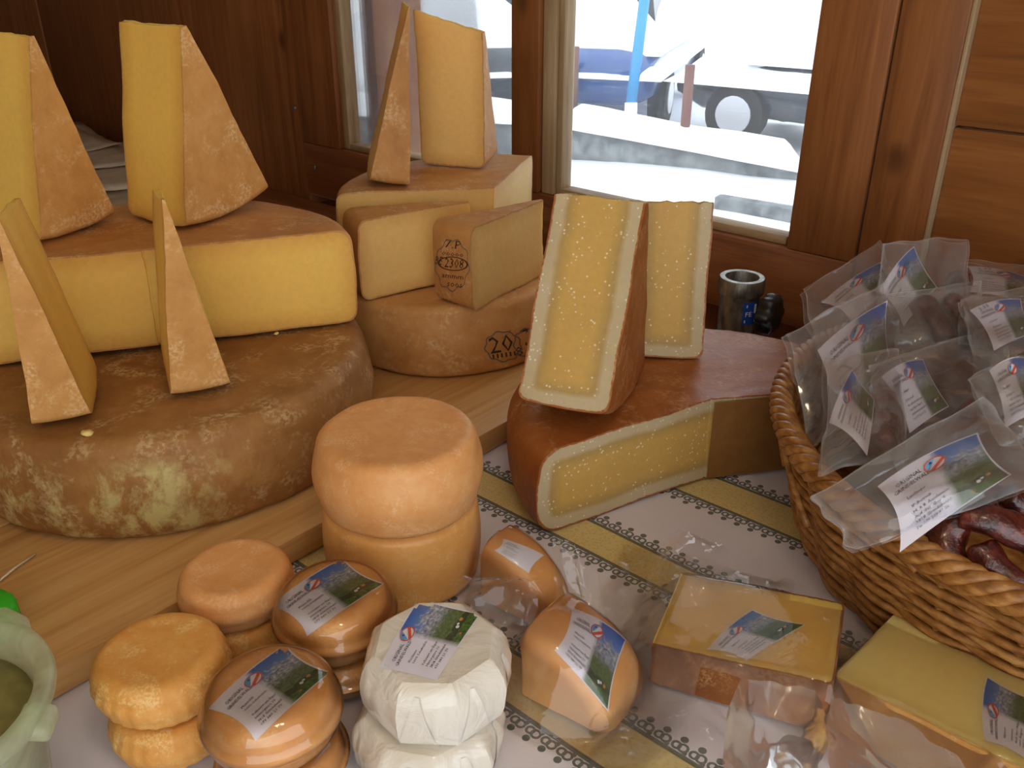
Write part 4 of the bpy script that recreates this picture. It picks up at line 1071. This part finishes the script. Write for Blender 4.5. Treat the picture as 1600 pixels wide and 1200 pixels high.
a, b = onz(-10, 915, .032), onz(55, 866, .032)
vs, fs = tube_vf([a-a, (b-a)*.5+V((0, 0, .0015)), b-a], .0011, 6); mesh('clear_strand', vs, fs, M_STICK, loc=a, label='thin pale plastic strand on the board at the left edge', cat='strand')
PL = ['flat beige wrapping paper, lowest of the pile behind the yellow wedges', 'beige wrapping paper with a raised end, second of the pile', 'beige wrapping paper third in the pile behind the yellow wedges', 'crumpled beige wrapping paper on top of the pile by the wall']
for i in range(4):
    du = 2.1+i*.2+rnd.uniform(-.05, .05); rot = rnd.uniform(-.5, .5); n = 12; vs = []
    sx, sy = .5, .32
    for p in range(n):
        for q in range(n):
            x, y = (p/(n-1)-.5)*sx, (q/(n-1)-.5)*sy
            xx, yy = x*math.cos(rot)-y*math.sin(rot), x*math.sin(rot)+y*math.cos(rot)
            vs.append(W_DIR*xx+N_DIR*yy+V((0, 0, .009*noise.noise(V((x*7, y*9, i)))+.004*noise.noise(V((x*22, y*18, i+4)))+.045*(p/(n-1))**2*(i/3))))
    c = uvz(du, -1.02+.012*i, .008+.013*i)
    o = mesh('wrapping_paper', vs, grid_faces(n, n), M_PAPER, loc=c, label=PL[i], cat='paper', group='pile of wrapping paper')
    q = o.modifiers.new('thick', 'SOLIDIFY'); q.thickness = .0015

# ------------------------------------------------------------------ outdoors
GZ = -1.4
nu, nv = 60, 60; vs = []
for i in range(nu):
    for j in range(nv):
        u = -14+34*i/(nu-1); v = VW-.12-45*(j/(nv-1))**1.5
        far = max(0, -(v-VW)-12)
        vs.append(uvz(u, v, GZ-.05+.08*noise.noise(V((u*.5, v*.5, 0)))*min(1, -(v-VW)*.4)+far*.06))
mesh('snow_ground', vs, grid_faces(nu, nv), M_SNOW, label='snow-covered ground outside the window', cat='snow', kind='stuff')
def seg_box(name, p0, p1, w, z0, z1, m, b=.02, parent=None, **k):
    d = (p1-p0); d.z = 0; L = d.length; d.normalize(); s = V((-d.y, d.x, 0)); c = (p0+p1)/2
    vs, fs = box_vf(-L/2, L/2, -w/2, w/2, 0, z1-z0, b)
    o = mesh(name, [d*x+s*y+V((0, 0, z)) for x, y, z in vs], fs, m, parent, smooth=40, **k)
    if parent is None: o.location = (c.x, c.y, z0)
    else: o.location = V((c.x, c.y, z0))-parent.location
    return o
def snowcap(name, p0, p1, w, z0, hh, parent=None, seed=0, **k):
    d = (p1-p0); d.z = 0; L = d.length; d.normalize(); s = V((-d.y, d.x, 0)); c = (p0+p1)/2
    vs = []; n, m = 40, 12
    for i in range(n):
        for j in range(m):
            a = math.pi*j/(m-1); t = i/(n-1)-.5
            e = min(1, (1-abs(t)*2)*6+.2)
            r = 1+.18*noise.noise(V((t*L*1.5, j*.3, seed)))
            vs.append(d*(t*L)+s*(w/2*math.cos(a)*r)+V((0, 0, hh*math.sin(a)*e*r)))
    fs = grid_faces(n, m)
    o = mesh(name, vs, fs, M_SNOW, parent, **k); o.location = V((c.x, c.y, z0))-(parent.location if parent else V())
    return o
wp = [onz(540, 216, GZ), onz(880, 238, GZ), onz(1250, 266, GZ)]
for i in range(2):
    c = (wp[i]+wp[i+1])/2
    lw = empty('snowy_parapet', (c.x, c.y, GZ), label=('low grey wall under snow, left part outside' if i == 0 else 'low grey wall under snow, outside the right pane'), cat='parapet', group='snow-capped low walls')
    sb = seg_box('stone_block', wp[i], wp[i+1], .3, GZ-.1, GZ+.30, M_STONE, .02, lw)
    cp = snowcap('snow_cap', wp[i], wp[i+1], .46, GZ+.29, .2, lw, i)
    if i == 1:          # the wall dives into the drift towards the right
        dd = (wp[2]-wp[1]).normalized(); Ls = (wp[2]-wp[1]).length
        for ob in (sb, cp):
            for v in ob.data.vertices: v.co.z -= .26*max(0, min(1, v.co.dot(dd)/Ls+.5))
def post(x, yt, yb, wpx, m, lab, nm='fence_post', dist=None, lean=0):
    base = onz(x, yb, GZ+.3) if dist is None else at(x, yb, dist)
    dep = (base-_o).dot(_fw); top = at(x+lean, yt, dep); r = wpx*dep/F/2
    top.x, top.y = base.x+(top.x-base.x)*.3+lean*0, base.y
    vs, fs = tube_vf([V((0, 0, GZ+.2-base.z)), top-base], r, 14); o = mesh(nm, vs, fs, m, loc=base, label=lab, cat='post', group='outdoor posts')
    return o
post(1070, 95, 204, 15, M_RUST, 'rusty fence post outside the right pane, right of the blue pole')
post(897, 68, 165, 11, M_RUST, 'rusty fence post outside next to the middle window stile')
post(768, 52, 140, 12, M_RUST, 'rusty fence post outside seen beside the broad upright wedge')
pb = onz(986, 190, GZ+.25); dep = (pb-_o).dot(_fw)
p1, p2 = at(986, 162, dep), at(1012, -40, dep)
pl = empty('blue_pole', (pb.x, pb.y, GZ), label='blue pole standing in snow outside the right pane', cat='pole')
vs, fs = tube_vf([p1-V((pb.x, pb.y, GZ)), p2-V((pb.x, pb.y, GZ))], .055, 18); mesh('shaft', vs, fs, M_POLE, pl)
vs, fs = tube_vf([V((0, 0, 0)), p1-V((pb.x, pb.y, GZ))+V((0, 0, .01))], .065, 18); mesh('snow_sleeve', vs, fs, M_SNOW, pl)
def car(px, py, yaw, body, lab, sc=1.0, z=None):
    c = onz(px, py, GZ); r = empty('parked_car', (c.x, c.y, GZ), label=lab, cat='car', group='snowed-in parked cars'); r.rotation_euler = (0, 0, yaw); r.scale = (sc,)*3
    sec = [(-2.1, .45, .70, .70), (-1.9, .28, .86, .82), (-1.0, .22, .92, .86), (0, .2, .94, .88), (1.0, .22, .93, .86), (1.8, .28, .78, .82), (2.1, .42, .62, .68)]
    vs = []; k = 14
    for x, zb, ztp, wd in sec:
        for i in range(k):
            a = 2*math.pi*i/k; cy, sz = math.cos(a), math.sin(a)
            vs.append((x, wd*math.copysign(abs(cy)**.45, cy), (zb+ztp)/2+(ztp-zb)/2*math.copysign(abs(sz)**.55, sz)))
    fs = [(i*k+j, i*k+(j+1) % k, (i+1)*k+(j+1) % k, (i+1)*k+j) for i in range(len(sec)-1) for j in range(k)] + [tuple(range(k))[::-1], tuple((len(sec)-1)*k+j for j in range(k))]
    mesh('car_body', vs, fs, body, r)
    def cab(x0, x1, x2, x3, w0, w1, za, zb): return [(x0, -w0, za), (x3, -w0, za), (x3, w0, za), (x0, w0, za), (x1, -w1, zb), (x2, -w1, zb), (x2, w1, zb), (x1, w1, zb)], [(0, 1, 5, 4), (1, 2, 6, 5), (2, 3, 7, 6), (3, 0, 4, 7), (4, 5, 6, 7)]
    v, f = cab(-1.75, -1.25, .35, 1.05, .80, .62, .88, 1.38); mesh('cabin_glass', v, f, M_CARG, r, smooth=False)
    def cap(x0, x1, w, z0, h, sd):
        vv = []; n, m = 22, 14
        for i in range(n):
            for j in range(m):
                s, t = i/(n-1), j/(m-1)
                e = (math.sin(math.pi*s)**.35)*(math.sin(math.pi*t)**.35) if 0 < i < n-1 and 0 < j < m-1 else 0
                vv.append((x0+(x1-x0)*s, -w+2*w*t, z0+h*e*(1+.25*noise.noise(V((s*4, t*4, sd))))))
        mesh('snow_load', vv, grid_faces(n, m), M_SNOW, r)
    cap(-2.15, 2.15, .93, .58, .42, 2); cap(-1.9, 1.3, .86, .80, .78, 1)
    for x in (-1.3, 1.35):
        for sd in (-1, 1):
            v, f = tube_vf([(x, sd*.70, .31), (x, sd*.90, .31)], .31, 20); w_ = mesh('wheel', v, f, M_TYRE, r, smooth=40)
            v, f = tube_vf([(x, sd*.88, .31), (x, sd*.915, .31)], .19, 18); mesh('hub_cap', v, f, M_RIM, w_, smooth=40)
    return r
YW = math.atan2(W_DIR.y, W_DIR.x)
car(962, 160, 1.25, M_CARB, 'blue parked car under snow behind the blue pole outside')
car(1385, 228, YW+.12, M_CARD, 'dark parked car under snow at the right side of the window view')
car(700, 160, 1.8, M_CARD, 'dark parked car under snow seen through the left pane')
kp0, kp1 = onz(1120, 316, GZ), onz(1300, 346, GZ)
seg_box('stone_kerb', kp0, kp1, .12, GZ-.1, GZ+.06, M_STONE, .01, label='grey stone kerb in the snow at the bottom right of the window view', cat='kerb')
